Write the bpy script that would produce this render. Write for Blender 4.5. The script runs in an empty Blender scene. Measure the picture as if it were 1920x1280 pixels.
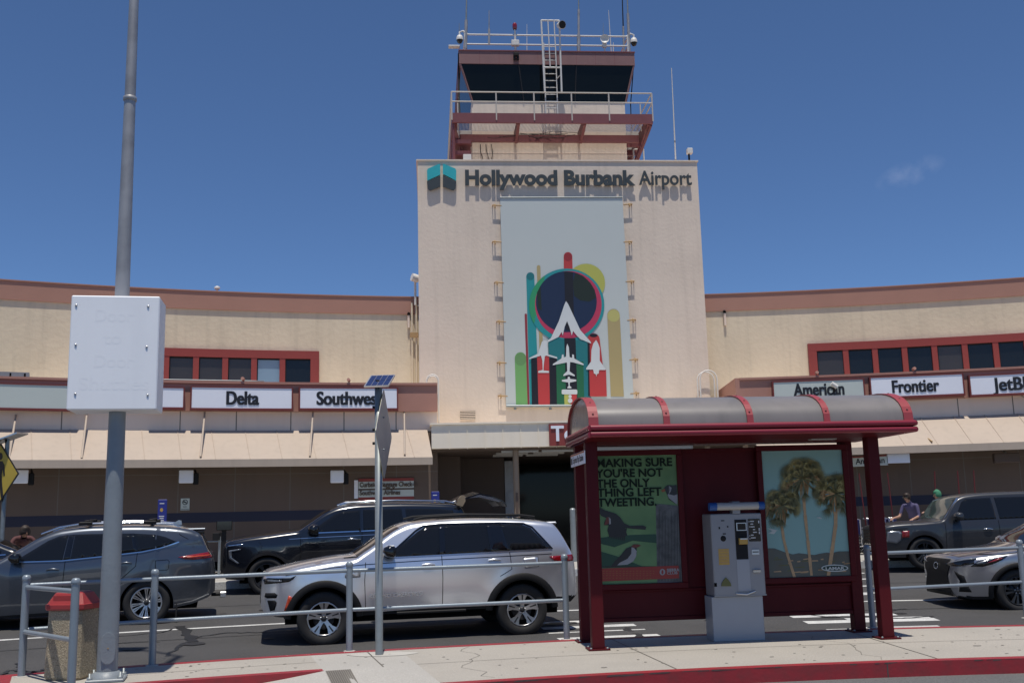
import bpy, bmesh, math, random
import numpy as np
from mathutils import Vector, Matrix, Euler
from mathutils.bvhtree import BVHTree
random.seed(7)
scene = bpy.context.scene
COL = scene.collection
# ------------------------------------------------------------------ camera
F = 1920.0; PITCH = math.atan(F/11240); ROLL = math.radians(1.44)
_r0 = Vector((1,0,0)); FWD = Vector((0,math.cos(PITCH),math.sin(PITCH))); _u0 = Vector((0,-math.sin(PITCH),math.cos(PITCH)))
RGT = _r0*math.cos(ROLL)-_u0*math.sin(ROLL); UPV = _u0*math.cos(ROLL)+_r0*math.sin(ROLL)
CAM = Vector((0,0,1.6))
cd = bpy.data.cameras.new('camera'); cam = bpy.data.objects.new('camera', cd); COL.objects.link(cam)
cam.matrix_world = Matrix(((RGT.x,UPV.x,-FWD.x,CAM.x),(RGT.y,UPV.y,-FWD.y,CAM.y),(RGT.z,UPV.z,-FWD.z,CAM.z),(0,0,0,1)))
cd.sensor_width = 36; cd.lens = 36.0; cd.clip_end = 6000; cd.clip_start = .05
scene.camera = cam
# ------------------------------------------------------------------ light
SUN_EL = math.radians(76.5); SUN_AZ = math.radians(4.8)       # sun behind the camera, a little to its right; measured from -Y
W_ = bpy.data.worlds.new('World'); scene.world = W_; W_.use_nodes = True
nt = W_.node_tree; nt.nodes.clear()
sky = nt.nodes.new('ShaderNodeTexSky'); sky.sky_type = 'NISHITA'; sky.sun_disc = False
sky.sun_elevation = SUN_EL; sky.sun_rotation = math.radians(180)-SUN_AZ
sky.air_density = 0.8; sky.dust_density = 0.0; sky.ozone_density = 10.0; sky.altitude = 1000
bg = nt.nodes.new('ShaderNodeBackground'); bg.inputs[1].default_value = 0.106
wo = nt.nodes.new('ShaderNodeOutputWorld')
# a faint wisp of cloud, upper right
wt = nt.nodes.new('ShaderNodeTexCoord'); mp_ = nt.nodes.new('ShaderNodeMapping'); wd = (FWD*F+RGT*(1705-960)-UPV*(325-640)).normalized()
vm_ = nt.nodes.new('ShaderNodeVectorMath'); vm_.operation = 'SUBTRACT'; vm_.inputs[1].default_value = tuple(wd)
du = nt.nodes.new('ShaderNodeVectorMath'); du.operation = 'DOT_PRODUCT'; du.inputs[1].default_value = tuple((RGT*.93+UPV*.36)/.030)
dv = nt.nodes.new('ShaderNodeVectorMath'); dv.operation = 'DOT_PRODUCT'; dv.inputs[1].default_value = tuple((UPV*.93-RGT*.36)/.013)
wn = nt.nodes.new('ShaderNodeTexNoise'); wn.inputs['Scale'].default_value = 55; wn.inputs['Detail'].default_value = 6
def wm(op, a, b):
    n = nt.nodes.new('ShaderNodeMath'); n.operation = op
    for i, v in enumerate((a, b)):
        if isinstance(v, (int, float)): n.inputs[i].default_value = v
        else: nt.links.new(v, n.inputs[i])
    return n.outputs[0]
nt.links.new(wt.outputs['Generated'], vm_.inputs[0]); nt.links.new(vm_.outputs[0], du.inputs[0]); nt.links.new(vm_.outputs[0], dv.inputs[0]); nt.links.new(wt.outputs['Generated'], wn.inputs[0])
r2 = wm('ADD', wm('MULTIPLY', du.outputs['Value'], du.outputs['Value']), wm('MULTIPLY', dv.outputs['Value'], dv.outputs['Value']))
den = wm('MULTIPLY', wm('MAXIMUM', wm('SUBTRACT', 1.0, r2), 0.0), wm('MAXIMUM', wm('MULTIPLY', wm('SUBTRACT', wn.outputs[0], .36), 3.0), 0.0))
wmix = nt.nodes.new('ShaderNodeMix'); wmix.data_type = 'RGBA'; wmix.blend_type = 'ADD'; wmix.inputs[7].default_value = (1.5,1.35,1.2,1)
nt.links.new(wm('MULTIPLY', den, .45), wmix.inputs[0]); nt.links.new(sky.outputs[0], wmix.inputs[6]); nt.links.new(wmix.outputs[2], bg.inputs[0]); nt.links.new(bg.outputs[0], wo.inputs[0])
sl = bpy.data.lights.new('sun','SUN'); sl.energy = 4.1; sl.angle = math.radians(.53); sl.color = (1,.94,.84)
so = bpy.data.objects.new('sun', sl); COL.objects.link(so)
so.rotation_euler = Vector((-math.sin(SUN_AZ)*math.cos(SUN_EL), math.cos(SUN_EL)*math.cos(SUN_AZ), -math.sin(SUN_EL))).to_track_quat('-Z','Y').to_euler()
vs = scene.view_settings; vs.view_transform = 'Standard'; vs.look = 'None'; vs.exposure = 0.0; vs.gamma = 1
# ------------------------------------------------------------------ picking points of the place
def ray(x, y): return FWD*F + RGT*(x-960) - UPV*(y-640)
def P(x, y, Y): d = ray(x,y); return CAM + d*(Y/d.y)
def G(x, y, z=0.0): d = ray(x,y); return CAM + d*((z-CAM.z)/d.z)
CX, CY = 5.46, -13.3                                       # centre of the curved road and terminal
def rad(q): return math.hypot(q[0]-CX, q[1]-CY)
def ang(q): return math.atan2(q[0]-CX, q[1]-CY)
def A(th, r, z=0.0): return Vector((CX+r*math.sin(th), CY+r*math.cos(th), z))
def chit(x, y, r):                                          # ray against a cylinder round the centre
    d = ray(x,y); ox, oy = CAM.x-CX, CAM.y-CY
    a = d.x*d.x+d.y*d.y; b = 2*(ox*d.x+oy*d.y); c = ox*ox+oy*oy-r*r
    t = (-b+math.sqrt(b*b-4*a*c))/(2*a); q = CAM+d*t
    return ang(q), q.z
class Frame:
    def __init__(s, o, yaw):
        s.o = Vector((o[0],o[1],0)); s.u = Vector((math.cos(yaw),math.sin(yaw),0)); s.v = Vector((-math.sin(yaw),math.cos(yaw),0)); s.yaw = yaw
    def p(s, u, v, z): return s.o + s.u*u + s.v*v + Vector((0,0,z))
    def hit(s, x, y, v=0.0):
        d = ray(x,y); t = (v-(CAM-s.o).dot(s.v))/d.dot(s.v); q = CAM+d*t-s.o
        return q.dot(s.u), q.z
# ------------------------------------------------------------------ materials
MATS = {}
def mat(name, col, rough=.6, metal=0.0, var=.0, scale=8.0, bump=0.0, bscale=60.0, coat=0.0, spec=.5, emit=None, estr=0.0, speck=0.0, speckscale=300.0, tint=None, streak=0.0):
    m = bpy.data.materials.new(name); m.use_nodes = True; t = m.node_tree; b = t.nodes['Principled BSDF']
    b.inputs['Base Color'].default_value = (*col,1); b.inputs['Roughness'].default_value = rough; b.inputs['Metallic'].default_value = metal
    b.inputs['Coat Weight'].default_value = coat; b.inputs['Coat Roughness'].default_value = .03; b.inputs['Specular IOR Level'].default_value = spec
    if emit: b.inputs['Emission Color'].default_value = (*emit,1); b.inputs['Emission Strength'].default_value = estr
    tc = t.nodes.new('ShaderNodeTexCoord')
    last = None
    if var or speck or streak:
        last = t.nodes.new('ShaderNodeRGB'); last.outputs[0].default_value = (*col,1); last = last.outputs[0]
        def mix(fac, c2):
            nonlocal last
            mx = t.nodes.new('ShaderNodeMix'); mx.data_type = 'RGBA'
            t.links.new(fac, mx.inputs[0]); t.links.new(last, mx.inputs[6]); mx.inputs[7].default_value = (*c2,1); last = mx.outputs[2]
        def noise(sc, lo, hi, amt, det=6.0, mapscale=None):
            n = t.nodes.new('ShaderNodeTexNoise'); n.inputs['Scale'].default_value = sc; n.inputs['Detail'].default_value = det
            src = tc.outputs['Object']
            if mapscale:
                mp = t.nodes.new('ShaderNodeMapping'); mp.inputs['Scale'].default_value = mapscale; t.links.new(src, mp.inputs[0]); src = mp.outputs[0]
            t.links.new(src, n.inputs[0])
            r = t.nodes.new('ShaderNodeMapRange'); r.inputs[1].default_value = lo; r.inputs[2].default_value = hi; r.inputs[4].default_value = amt
            t.links.new(n.outputs[0], r.inputs[0]); return r.outputs[0]
        dark = tuple(c*.55 for c in col) if not tint else tint
        if var:
            mix(noise(scale,.42,.75,var), dark)
            mix(noise(scale*.23,.5,.8,var*.8), tuple(min(1,c*1.25) for c in col))
        if streak: mix(noise(2.2,.5,.8,streak,5.0,(2.2,2.2,.12)), dark)
        if speck:
            mix(noise(speckscale,.52,.66,speck,2.0), tuple(c*.35 for c in col))
            mix(noise(speckscale*.8,.56,.7,speck,2.0,(1.1,1.2,1.3)), tuple(min(1,c*1.9+.02) for c in col))
        t.links.new(last, b.inputs['Base Color'])
    if bump:
        n = t.nodes.new('ShaderNodeTexNoise'); n.inputs['Scale'].default_value = bscale; n.inputs['Detail'].default_value = 5
        bp = t.nodes.new('ShaderNodeBump'); bp.inputs['Strength'].default_value = bump; bp.inputs['Distance'].default_value = .02
        t.links.new(tc.outputs['Object'], n.inputs[0]); t.links.new(n.outputs[0], bp.inputs['Height']); t.links.new(bp.outputs[0], b.inputs['Normal'])
    MATS[name] = m; return m
mat('asphalt',(.066,.064,.064),.85,var=.5,scale=1.1,bump=.5,bscale=130,speck=.55,speckscale=85)
mat('asphalt_old',(.13,.13,.13),.9,var=.3,scale=1.5,bump=.5,bscale=110,speck=.5,speckscale=70)
mat('tar',(.022,.022,.023),.5)
mat('concrete',(.40,.37,.325),.85,var=.28,scale=.9,bump=.15,bscale=90,speck=.22,speckscale=60)
mat('concrete_new',(.43,.41,.375),.85,var=.22,scale=.8,bump=.15,bscale=90,speck=.2,speckscale=60)
mat('joint',(.16,.145,.125),.9)
mat('red_curb',(.31,.022,.03),.55,var=.7,scale=7,tint=(.17,.035,.035),bump=.1,bscale=30)
mat('curb_chip',(.09,.07,.065),.8,var=.5,scale=25)
mat('white_line',(.62,.62,.60),.7,var=.5,scale=3.5,tint=(.22,.22,.22),speck=.35,speckscale=40)
mat('kerb_concrete',(.48,.46,.42),.85,var=.4,scale=2)
mat('stucco_pink',(.75,.635,.525),.9,var=.22,scale=.55,bump=.35,bscale=9,streak=.24)
mat('stucco_tan',(.72,.62,.455),.9,var=.26,scale=.6,bump=.5,bscale=7,streak=.3)
mat('band_brown',(.41,.22,.165),.85,var=.15,scale=1.2,bump=.1,bscale=20)
mat('fascia_brown',(.43,.215,.165),.7,var=.15,scale=1.5)
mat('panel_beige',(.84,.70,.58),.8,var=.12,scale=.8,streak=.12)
mat('panel_beige_shaded',(.135,.098,.078),.8,var=.15,scale=.8,streak=.15)  # lower wall panels: shade under awnings and canopy put into a darker colour
mat('awning',(.47,.385,.31),.7,var=.14,scale=.9,streak=.2)
mat('canopy_metal',(.90,.80,.65),.55,var=.1,scale=1.2,streak=.12)
mat('navy',(.012,.012,.035),.5)
mat('window_red',(.26,.045,.036),.5,var=.1,scale=3)
mat('maroon_steel',(.20,.062,.066),.5,var=.25,scale=4,streak=.15)
mat('cab_band',(.24,.125,.12),.55,var=.25,scale=1.5,streak=.25)
mat('glass_dark',(.009,.010,.012),.04,spec=.45)
mat('banner_bg',(.54,.585,.57),.5,var=.04,scale=1)
mat('glass_grey',(.045,.040,.038),.12,spec=.5,var=.3,scale=.6)
mat('glass_cab',(.006,.008,.008),.06,spec=.2,var=.4,scale=.6)
mat('glass_blue',(.20,.30,.40),.08,var=.3,scale=.5,tint=(.5,.6,.68))
mat('sign_white',(.86,.88,.95),.4,var=.05,scale=1)
mat('sign_green',(.55,.60,.56),.4,var=.06,scale=1)
mat('letter_black',(.012,.013,.018),.5)
mat('letter_grey',(.045,.055,.058),.45)
mat('logo_teal',(.035,.42,.46),.4,var=.08,scale=3)
mat('rail_tan',(.56,.51,.45),.5,var=.2,scale=5)
mat('column_shade_tan',(.26,.20,.15),.7,var=.15,scale=3)  # entrance columns: canopy shade is put into this darker tan
mat('stain',(.27,.25,.22),.8,var=.4,scale=20)
mat('oil',(.030,.029,.029),.55,var=.5,scale=6)
mat('white_paint',(.68,.66,.62),.5,var=.15,scale=5)
mat('box_white',(.95,.96,.98),.45,var=.08,scale=1.5,streak=.1,tint=(.5,.52,.56))
mat('ghost_letter',(.925,.935,.955),.5)
mat('grey_pole',(.235,.265,.29),.45,var=.25,scale=6,bump=.15,bscale=45,streak=.2)
mat('grey_rail',(.255,.30,.34),.38,metal=.25,var=.15,scale=8,bump=.08,bscale=60)
mat('galv',(.27,.30,.31),.45,metal=.35,var=.3,scale=12)
mat('bare_pole',(.36,.36,.37),.5,metal=.3,var=.5,scale=4,tint=(.12,.12,.13))
mat('aggregate',(.36,.305,.215),.9,var=.2,scale=4,bump=.8,bscale=90,speck=.6,speckscale=60)
mat('bin_red',(.33,.035,.035),.45,var=.12,scale=6,bump=.05,bscale=50)
mat('gutter_red',(.24,.018,.035),.35,var=.2,scale=4)
mat('shelter_red',(.085,.0065,.010),.5,var=.25,scale=3,bump=.05,bscale=40,spec=.18,streak=.15)
mat('shelter_rib',(.34,.055,.06),.4,var=.12,scale=4)
mat('shelter_roof',(.22,.20,.19),.35,var=.35,scale=1.6,streak=.35,tint=(.11,.105,.10),spec=.5)
mat('machine_grey',(.27,.275,.29),.45,metal=.1,var=.08,scale=4)
mat('machine_base',(.33,.345,.375),.42,var=.08,scale=3)
mat('chrome',(.75,.76,.78),.12,metal=1)
mat('alu',(.62,.62,.63),.3,metal=.9)
mat('black_plastic',(.013,.013,.014),.6,spec=.22)
mat('black_gloss',(.006,.006,.007),.08,coat=.5)
mat('dark_hole',(.004,.004,.004),.9,spec=.1)
mat('rubber',(.022,.021,.021),.75,var=.2,scale=20)
mat('paint_silver',(.78,.80,.84),.29,metal=.8,coat=1,spec=.5)
mat('paint_grey',(.095,.108,.13),.3,metal=.7,coat=1)
mat('paint_black',(.008,.010,.016),.2,coat=1)
mat('paint_slate',(.040,.042,.048),.35,metal=.4,coat=.6)
mat('paint_lexus',(.36,.37,.40),.28,metal=.8,coat=1)
mat('paint_hood',(.17,.155,.155),.3,metal=.7,coat=1)
mat('trim_chrome',(.55,.57,.6),.18,metal=.9)
mat('frame_red',(.17,.03,.025),.5)
mat('cab_dark',(.02,.018,.018),.5)
mat('rim_silver',(.55,.55,.56),.28,metal=.9)
mat('rim_dark',(.02,.02,.022),.4)
mat('lamp_red',(.22,.006,.010),.15,coat=1)
mat('lamp_amber',(.55,.06,.015),.25,coat=.6)
mat('lamp_clear',(.22,.235,.26),.15,metal=.3,coat=1)
mat('plate_white',(.6,.6,.6),.5)
mat('solar',(.03,.045,.13),.15,var=.2,scale=15,coat=.8)
mat('sign_back',(.30,.33,.36),.4,metal=.4,var=.12,scale=5)
mat('sign_yellow',(.55,.40,.06),.5,var=.1,scale=5)
mat('brass',(.42,.27,.12),.5,var=.3,scale=20)
mat('skin',(.42,.24,.17),.55)
mat('skin_tan',(.32,.17,.11),.55)
mat('hair',(.03,.018,.012),.6)
mat('shirt_purple',(.085,.075,.16),.8,var=.3,scale=12)
mat('shirt_dark',(.10,.035,.035),.8)
mat('cloth_green',(.05,.22,.12),.8,var=.3,scale=30)
mat('seat_blue',(.012,.022,.12),.6)
mat('pole_red',(.13,.013,.015),.5)
mat('blue_sign',(.02,.03,.22),.5)
mat('orange_tape',(.50,.14,.05),.5)
mat('machine_yellow',(.48,.30,.07),.5,var=.2,scale=30)
mat('machine_blue',(.02,.09,.30),.45)
mat('olive',(.12,.12,.035),.5)
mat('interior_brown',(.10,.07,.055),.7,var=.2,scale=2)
mat('tube_white',(.42,.41,.39),.4)
# ------------------------------------------------------------------ mesh collector
WM = {}
class MB:
    def __init__(s): s.v=[]; s.f=[]; s.m=[]; s.mats=[]; s.sm=[]
    def mi(s, name):
        if name not in s.mats: s.mats.append(name)
        return s.mats.index(name)
    def add(s, verts, faces, m, smooth=False):
        o=len(s.v); s.v += [Vector(v) for v in verts]; k=s.mi(m)
        for f in faces: s.f.append([i+o for i in f]); s.m.append(k); s.sm.append(smooth)
        return s
    def hexa(s, c, m):           # 8 corners: bottom ring 0-3, top ring 4-7
        return s.add(c,[(0,3,2,1),(4,5,6,7),(0,1,5,4),(1,2,6,5),(2,3,7,6),(3,0,4,7)],m)
    def box(s, x0,x1,y0,y1,z0,z1,m, fr=None, bev=0.0):
        if bev>0:
            b=bev; cs=[]
            for z in (z0,z1):
                pass
            ring=[(x0+b,y0),(x1-b,y0),(x1,y0+b),(x1,y1-b),(x1-b,y1),(x0+b,y1),(x0,y1-b),(x0,y0+b)]
            rin=[(x0+b,y0+b),(x1-b,y0+b),(x1-b,y0+b),(x1-b,y1-b),(x1-b,y1-b),(x0+b,y1-b),(x0+b,y1-b),(x0+b,y0+b)]
            vs=[]
            for (r,z) in ((rin,z0),(ring,z0+b),(ring,z1-b),(rin,z1)): vs += [(p[0],p[1],z) for p in r]
            fs=[tuple(range(7,-1,-1)), tuple(range(24,32))]
            for k in range(3):
                for i in range(8): j=(i+1)%8; fs.append((k*8+i,k*8+j,k*8+8+j,k*8+8+i))
        else:
            vs=[(x0,y0,z0),(x1,y0,z0),(x1,y1,z0),(x0,y1,z0),(x0,y0,z1),(x1,y0,z1),(x1,y1,z1),(x0,y1,z1)]
            fs=[(0,3,2,1),(4,5,6,7),(0,1,5,4),(1,2,6,5),(2,3,7,6),(3,0,4,7)]
        if fr: vs=[fr.p(*v) for v in vs]
        return s.add(vs,fs,m)
    def prism(s, poly, ax, m, smooth=False):   # poly: list of points (Vector), ax: extrusion vector
        n=len(poly); vs=[Vector(p) for p in poly]+[Vector(p)+ax for p in poly]
        fs=[tuple(range(n-1,-1,-1)),tuple(range(n,2*n))]+[(i,(i+1)%n,n+(i+1)%n,n+i) for i in range(n)]
        return s.add(vs,fs,m,smooth)
    def poly(s, pts, m): return s.add(pts,[tuple(range(len(pts)))],m)
    def tube(s, pts, r, m, n=10, r2=None, caps=True):
        pts=[Vector(p) for p in pts]; k=len(pts); vs=[]; prev=None
        for i,p in enumerate(pts):
            t=(pts[min(i+1,k-1)]-pts[max(i-1,0)]).normalized()
            a = prev if prev is not None else (Vector((0,0,1)) if abs(t.z)<.9 else Vector((1,0,0)))
            a=(a-t*a.dot(t)).normalized(); b=t.cross(a); prev=a
            rr = r if r2 is None else r+(r2-r)*i/(k-1)
            vs += [p+a*(rr*math.cos(2*math.pi*j/n))+b*(rr*math.sin(2*math.pi*j/n)) for j in range(n)]
        fs=[(i*n+j,i*n+(j+1)%n,(i+1)*n+(j+1)%n,(i+1)*n+j) for i in range(k-1) for j in range(n)]
        s.add(vs,fs,m,True)
        if caps: s.add(vs[:n],[tuple(range(n-1,-1,-1))],m); s.add(vs[-n:],[tuple(range(n))],m)
        return s
    def lathe(s, prof, m, o=(0,0,0), ax='Z', n=32, smooth=True):   # prof: (radius, height)
        o=Vector(o); vs=[]
        for r,h in prof:
            for j in range(n):
                a=2*math.pi*j/n; c,d=r*math.cos(a),r*math.sin(a)
                vs.append(o+(Vector((c,d,h)) if ax=='Z' else Vector((c,h,d))))
        k=len(prof); fs=[(i*n+j,i*n+(j+1)%n,(i+1)*n+(j+1)%n,(i+1)*n+j) for i in range(k-1) for j in range(n)]
        return s.add(vs,fs,m,smooth)
    def arc(s, t0,t1,r0,r1,z0,z1,m,n=24):       # block curved round the centre
        vs=[];fs=[]
        for i in range(n+1):
            th=t0+(t1-t0)*i/n; vs += [A(th,r0,z0),A(th,r1,z0),A(th,r1,z1),A(th,r0,z1)]
        for i in range(n):
            for j in range(4): a=i*4+j; b=i*4+(j+1)%4; fs.append((a,b,b+4,a+4))
        fs += [(0,3,2,1),(n*4,n*4+1,n*4+2,n*4+3)]
        return s.add(vs,fs,m)
    def sheet(s, t0,t1,r0,r1,zf,m,n=24,k=6):
        vs=[A(t0+(t1-t0)*i/n, r0+(r1-r0)*j/k) for i in range(n+1) for j in range(k+1)]
        for v in vs: v.z=zf(rad(v))
        fs=[(i*(k+1)+j,(i+1)*(k+1)+j,(i+1)*(k+1)+j+1,i*(k+1)+j+1) for i in range(n) for j in range(k)]
        return s.add(vs,fs,m)
    def build(s, name, parent=None, fix=True, sharp=None, local=False):
        me=bpy.data.meshes.new(name); M=None
        if parent is not None and not local: M=WM[parent].inverted()
        me.from_pydata([M@v if M else v for v in s.v],[],s.f)
        for x in s.mats: me.materials.append(MATS[x])
        me.polygons.foreach_set('material_index',s.m); me.polygons.foreach_set('use_smooth',s.sm)
        if fix:
            b=bmesh.new(); b.from_mesh(me); bmesh.ops.recalc_face_normals(b,faces=b.faces); b.to_mesh(me); b.free()
        if sharp: me.set_sharp_from_angle(angle=math.radians(sharp))
        me.update(); o=bpy.data.objects.new(name,me); COL.objects.link(o)
        if parent is not None: o.parent=parent; WM[o]=WM[parent]
        else: WM[o]=Matrix.Identity(4)
        return o
def tag(o, label=None, cat=None, group=None, kind=None):
    if label: o['label']=label
    if cat: o['category']=cat
    if group: o['group']=group
    if kind: o['kind']=kind
    return o
def thing(name, label, cat, loc=(0,0,0), rz=0.0, group=None, rx=0.0):
    o=bpy.data.objects.new(name,None); COL.objects.link(o); o.location=loc; o.rotation_euler=(rx,0,rz); o.empty_display_size=.2
    WM[o]=Matrix.LocRotScale(Vector(loc),Euler((rx,0,rz)),None)
    return tag(o,label,cat,group)
def struct(o): o['kind']='structure'; return o
def dup(o, parent=None, loc=None, rz=None, label=None):
    c=o.copy(); COL.objects.link(c)
    if parent is not None: c.parent=parent
    if loc is not None: c.location=loc
    if rz is not None: c.rotation_euler=(0,0,rz)
    if label: c['label']=label
    for ch in o.children: dup(ch,c)
    return c
def text(mb, s, org, ux, uz, size, m, depth=.01, bold=0.0, align='CENTER', width=None, sx=1.0, spacing=1.0):
    if bold>.0125 and depth<.02:                             # heavy strokes: the glyphs laid side by side, so counters stay open
        for k,dx in enumerate((0,-(bold-.010),(bold-.010))): text1(mb,s,org+ux*dx+ux.cross(uz)*(.0004*k),ux,uz,size,m,depth,.010,align,width,sx,spacing)
        return mb
    return text1(mb,s,org,ux,uz,size,m,depth,bold,align,width,sx,spacing)
def text1(mb, s, org, ux, uz, size, m, depth=.01, bold=0.0, align='CENTER', width=None, sx=1.0, spacing=1.0):
    """lettering: org = base line anchor, ux/uz unit axes, sticking out along ux x uz"""
    cu=bpy.data.curves.new('t','FONT'); cu.body=s; cu.size=size; cu.align_x=align; cu.extrude=depth/2; cu.offset=bold; cu.resolution_u=5; cu.space_character=spacing
    o=bpy.data.objects.new('t',cu); COL.objects.link(o); dg=bpy.context.evaluated_depsgraph_get()
    me=bpy.data.meshes.new_from_object(o.evaluated_get(dg)); xs=[v.co.x for v in me.vertices]
    k=sx if not width else width/(max(xs)-min(xs))
    n=ux.cross(uz); vs=[org+ux*(v.co.x*k)+uz*v.co.y+n*(v.co.z+depth/2) for v in me.vertices]
    fs=[tuple(p.vertices) for p in me.polygons]
    bpy.data.objects.remove(o); bpy.data.curves.remove(cu); bpy.data.meshes.remove(me)
    mb.add(vs,fs,m); return mb
UZ=Vector((0,0,1))
def pchip(pts):
    x=np.array([p[0] for p in pts],float); y=np.array([p[1] for p in pts],float); h=np.diff(x); d=np.diff(y)/h; n=len(x); m=np.zeros(n)
    for i in range(1,n-1):
        if d[i-1]*d[i]>0:
            w1=2*h[i]+h[i-1]; w2=h[i]+2*h[i-1]; m[i]=(w1+w2)/(w1/d[i-1]+w2/d[i])
    m[0]=d[0]; m[-1]=d[-1]
    def f(t):
        t=min(max(t,x[0]),x[-1]); i=min(int(np.searchsorted(x,t,'right')-1),n-2); s=(t-x[i])/h[i]
        return float((2*s**3-3*s*s+1)*y[i]+(s**3-2*s*s+s)*h[i]*m[i]+(-2*s**3+3*s*s)*y[i+1]+(s**3-s*s)*h[i]*m[i+1])
    return f
def lin(pts):
    x=[p[0] for p in pts]; y=[p[1] for p in pts]
    return lambda t: float(np.interp(t,x,y))
# ================================================================== ground, roads, pavements
g=MB(); g.poly([Vector((-1500,-1500,-.42)),Vector((1500,-1500,-.42)),Vector((1500,2500,-.42)),Vector((-1500,2500,-.42))],'asphalt_old'); struct(g.build('ground'))
def zroad(r): return -.17 if r<29.5 else min(-.17+.034*(r-29.5),.17)
T0,T1=-1.05,1.05
KERB=38.9
g=MB(); g.sheet(T0,T1,27.0,KERB+.1,zroad,'asphalt',60,12); struct(g.build('road'))
g=MB(); g.sheet(T0,T1,10.0,26.2,lambda r:-.15,'asphalt_old',50,8); struct(g.build('near_road'))
# island between the two roads
RB=27.55; RF=24.5; RFL=26.0
tl=ang(G(22,1268)); ts=ang(G(605,1255)); tr=ang(G(830,1283)); tend=.9
def island(mb,ta,tb,r0,r1,n): mb.arc(ta,tb,r0,r1,-.4,0,'concrete',n)
g=MB(); CW=.15
g.arc(ts,tr,RFL,RB-CW,-.4,0,'concrete_new',6); g.arc(tl,ts,RFL+CW,RB-CW,-.4,0,'concrete',10); g.arc(tr,tend,RF+CW,RB-CW,-.4,0,'concrete',40)
# kerb ramp dropping to the near road
n=6; vs=[]
for i in range(n+1):
    th=ts+(tr-ts)*i/n; zo=-.135*min(1,(1-i/n)/.75)**1.3; vs+=[A(th,RFL,0),A(th,RF+.15,zo),A(th,RF+.15,-.4),A(th,RFL,-.4)]
fs=[]
for i in range(n):
    for j in range(4): a=i*4+j;b=i*4+(j+1)%4; fs.append((a,b,b+4,a+4))
fs+=[(0,1,2,3),(n*4,n*4+1,n*4+2,n*4+3)]
g.add(vs,fs,'concrete_new')
# tooled joints: flat strips 4 mm up
def jstrip(mb,a,b,w,m,z=.004):
    a=Vector((a[0],a[1],z if len(a)<3 or True else a[2])); b=Vector((b[0],b[1],z)); d=(b-a).normalized(); s=Vector((-d.y,d.x,0))*(w/2)
    mb.poly([a-s,b-s,b+s,a+s],m)
for th in [tl+.03+.115*i for i in range(1,16)]:
    r0=(RFL if th<tr else RF)+CW+.005
    if ts-.01<th<tr+.01: r0=RFL+.02
    jstrip(g,A(th,r0),A(th,RB-CW-.005),.014,'joint')
for i in range(8): jstrip(g,A(tl+.02+i*(ts-tl-.02)/8,26.75),A(tl+.02+(i+1)*(ts-tl-.02)/8,26.75),.012,'joint')
for i in range(24): jstrip(g,A(tr+i*(tend-tr)/24,26.05),A(tr+(i+1)*(tend-tr)/24,26.05),.012,'joint')
vs=[];n=8                                                   # apron rising along the left kerb to the ramp
t4=ang(G(330,1280))
for i in range(n+1):
    th=t4+(ts-t4)*i/n; zi=-.145+.145*(i/n)**1.5; vs+=[A(th,RFL-.002,zi),A(th,RF+.15,-.14),A(th,RF+.15,-.4),A(th,RFL-.002,-.4)]
fs=[]
for i in range(n):
    for j in range(4): a=i*4+j;b=i*4+(j+1)%4; fs.append((a,b,b+4,a+4))
g.add(vs,fs+[(0,1,2,3),(n*4,n*4+1,n*4+2,n*4+3)],'concrete_new')
struct(g.build('island_pavement'))
g=MB()
g.arc(tl,tend,RB-CW,RB,-.4,.003,'red_curb',60)
g.arc(tr,tend,RF,RF+CW,-.4,.003,'red_curb',50)
g.arc(tl-.006,tl,RFL,RB,-.4,.003,'red_curb',4)
vs=[];n=10                                                  # left kerb sinks into the ramp
for i in range(n+1):
    th=tl+(ts-tl)*i/n; vs+=[A(th,RFL,-.4),A(th,RFL+CW,-.4),A(th,RFL+CW,.003),A(th,RFL,.003)]
fs=[]
for i in range(n):
    for j in range(4): a=i*4+j;b=i*4+(j+1)%4; fs.append((a,b,b+4,a+4))
g.add(vs,fs+[(0,1,2,3),(n*4,n*4+1,n*4+2,n*4+3)],'red_curb')
rr=random.Random(3)
for i in range(60):                                          # scuffs and missing paint along the kerb lip
    th=tr+rr.random()*(.45); l=.002+rr.random()**2*.012; h=.004+rr.random()*.013
    z1=.002-rr.random()*.006
    g.add([A(th,RF-.002,z1-h),A(th+l,RF-.002,z1-h*rr.uniform(.4,1)),A(th+l*.9,RF-.002,z1),A(th+l*.15,RF-.002,z1)],[(0,1,2,3)],'curb_chip')
for th in (tr+.115*2-.04,tr+.115*5):
    g.add([A(th,RF-.003,-.15),A(th+.0006,RF-.003,-.15),A(th+.0006,RF-.003,.0),A(th,RF-.003,.0)],[(0,1,2,3)],'curb_chip')
struct(g.build('red_kerb'))
# grooved strip at the head of the ramp
g=MB()
for i in range(12):
    a=G(612+i*4.2,1257); th=ang(a); jstrip(g,A(th,RFL-.02),A(th,RFL-1.0),.02,'joint',0)
for v in g.v:
    r=rad(v); f_=(ang(v)-ts)/(tr-ts); v.z=-.135*min(1,(1-f_)/.75)**1.3*(RFL-r)/(RFL-RF-.15)+.006
struct(g.build('pavement_grooves'))
g=MB(); vs=[]
c=G(716,1226); vs=[c+Vector((.42*math.cos(a)*(1+.12*math.sin(3*a)),.2*math.sin(a)*(1+.1*math.cos(2*a)),.004)) for a in [i*2*math.pi/20 for i in range(20)]]
g.poly(vs,'kerb_concrete'); struct(g.build('pavement_patch'))
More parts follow.
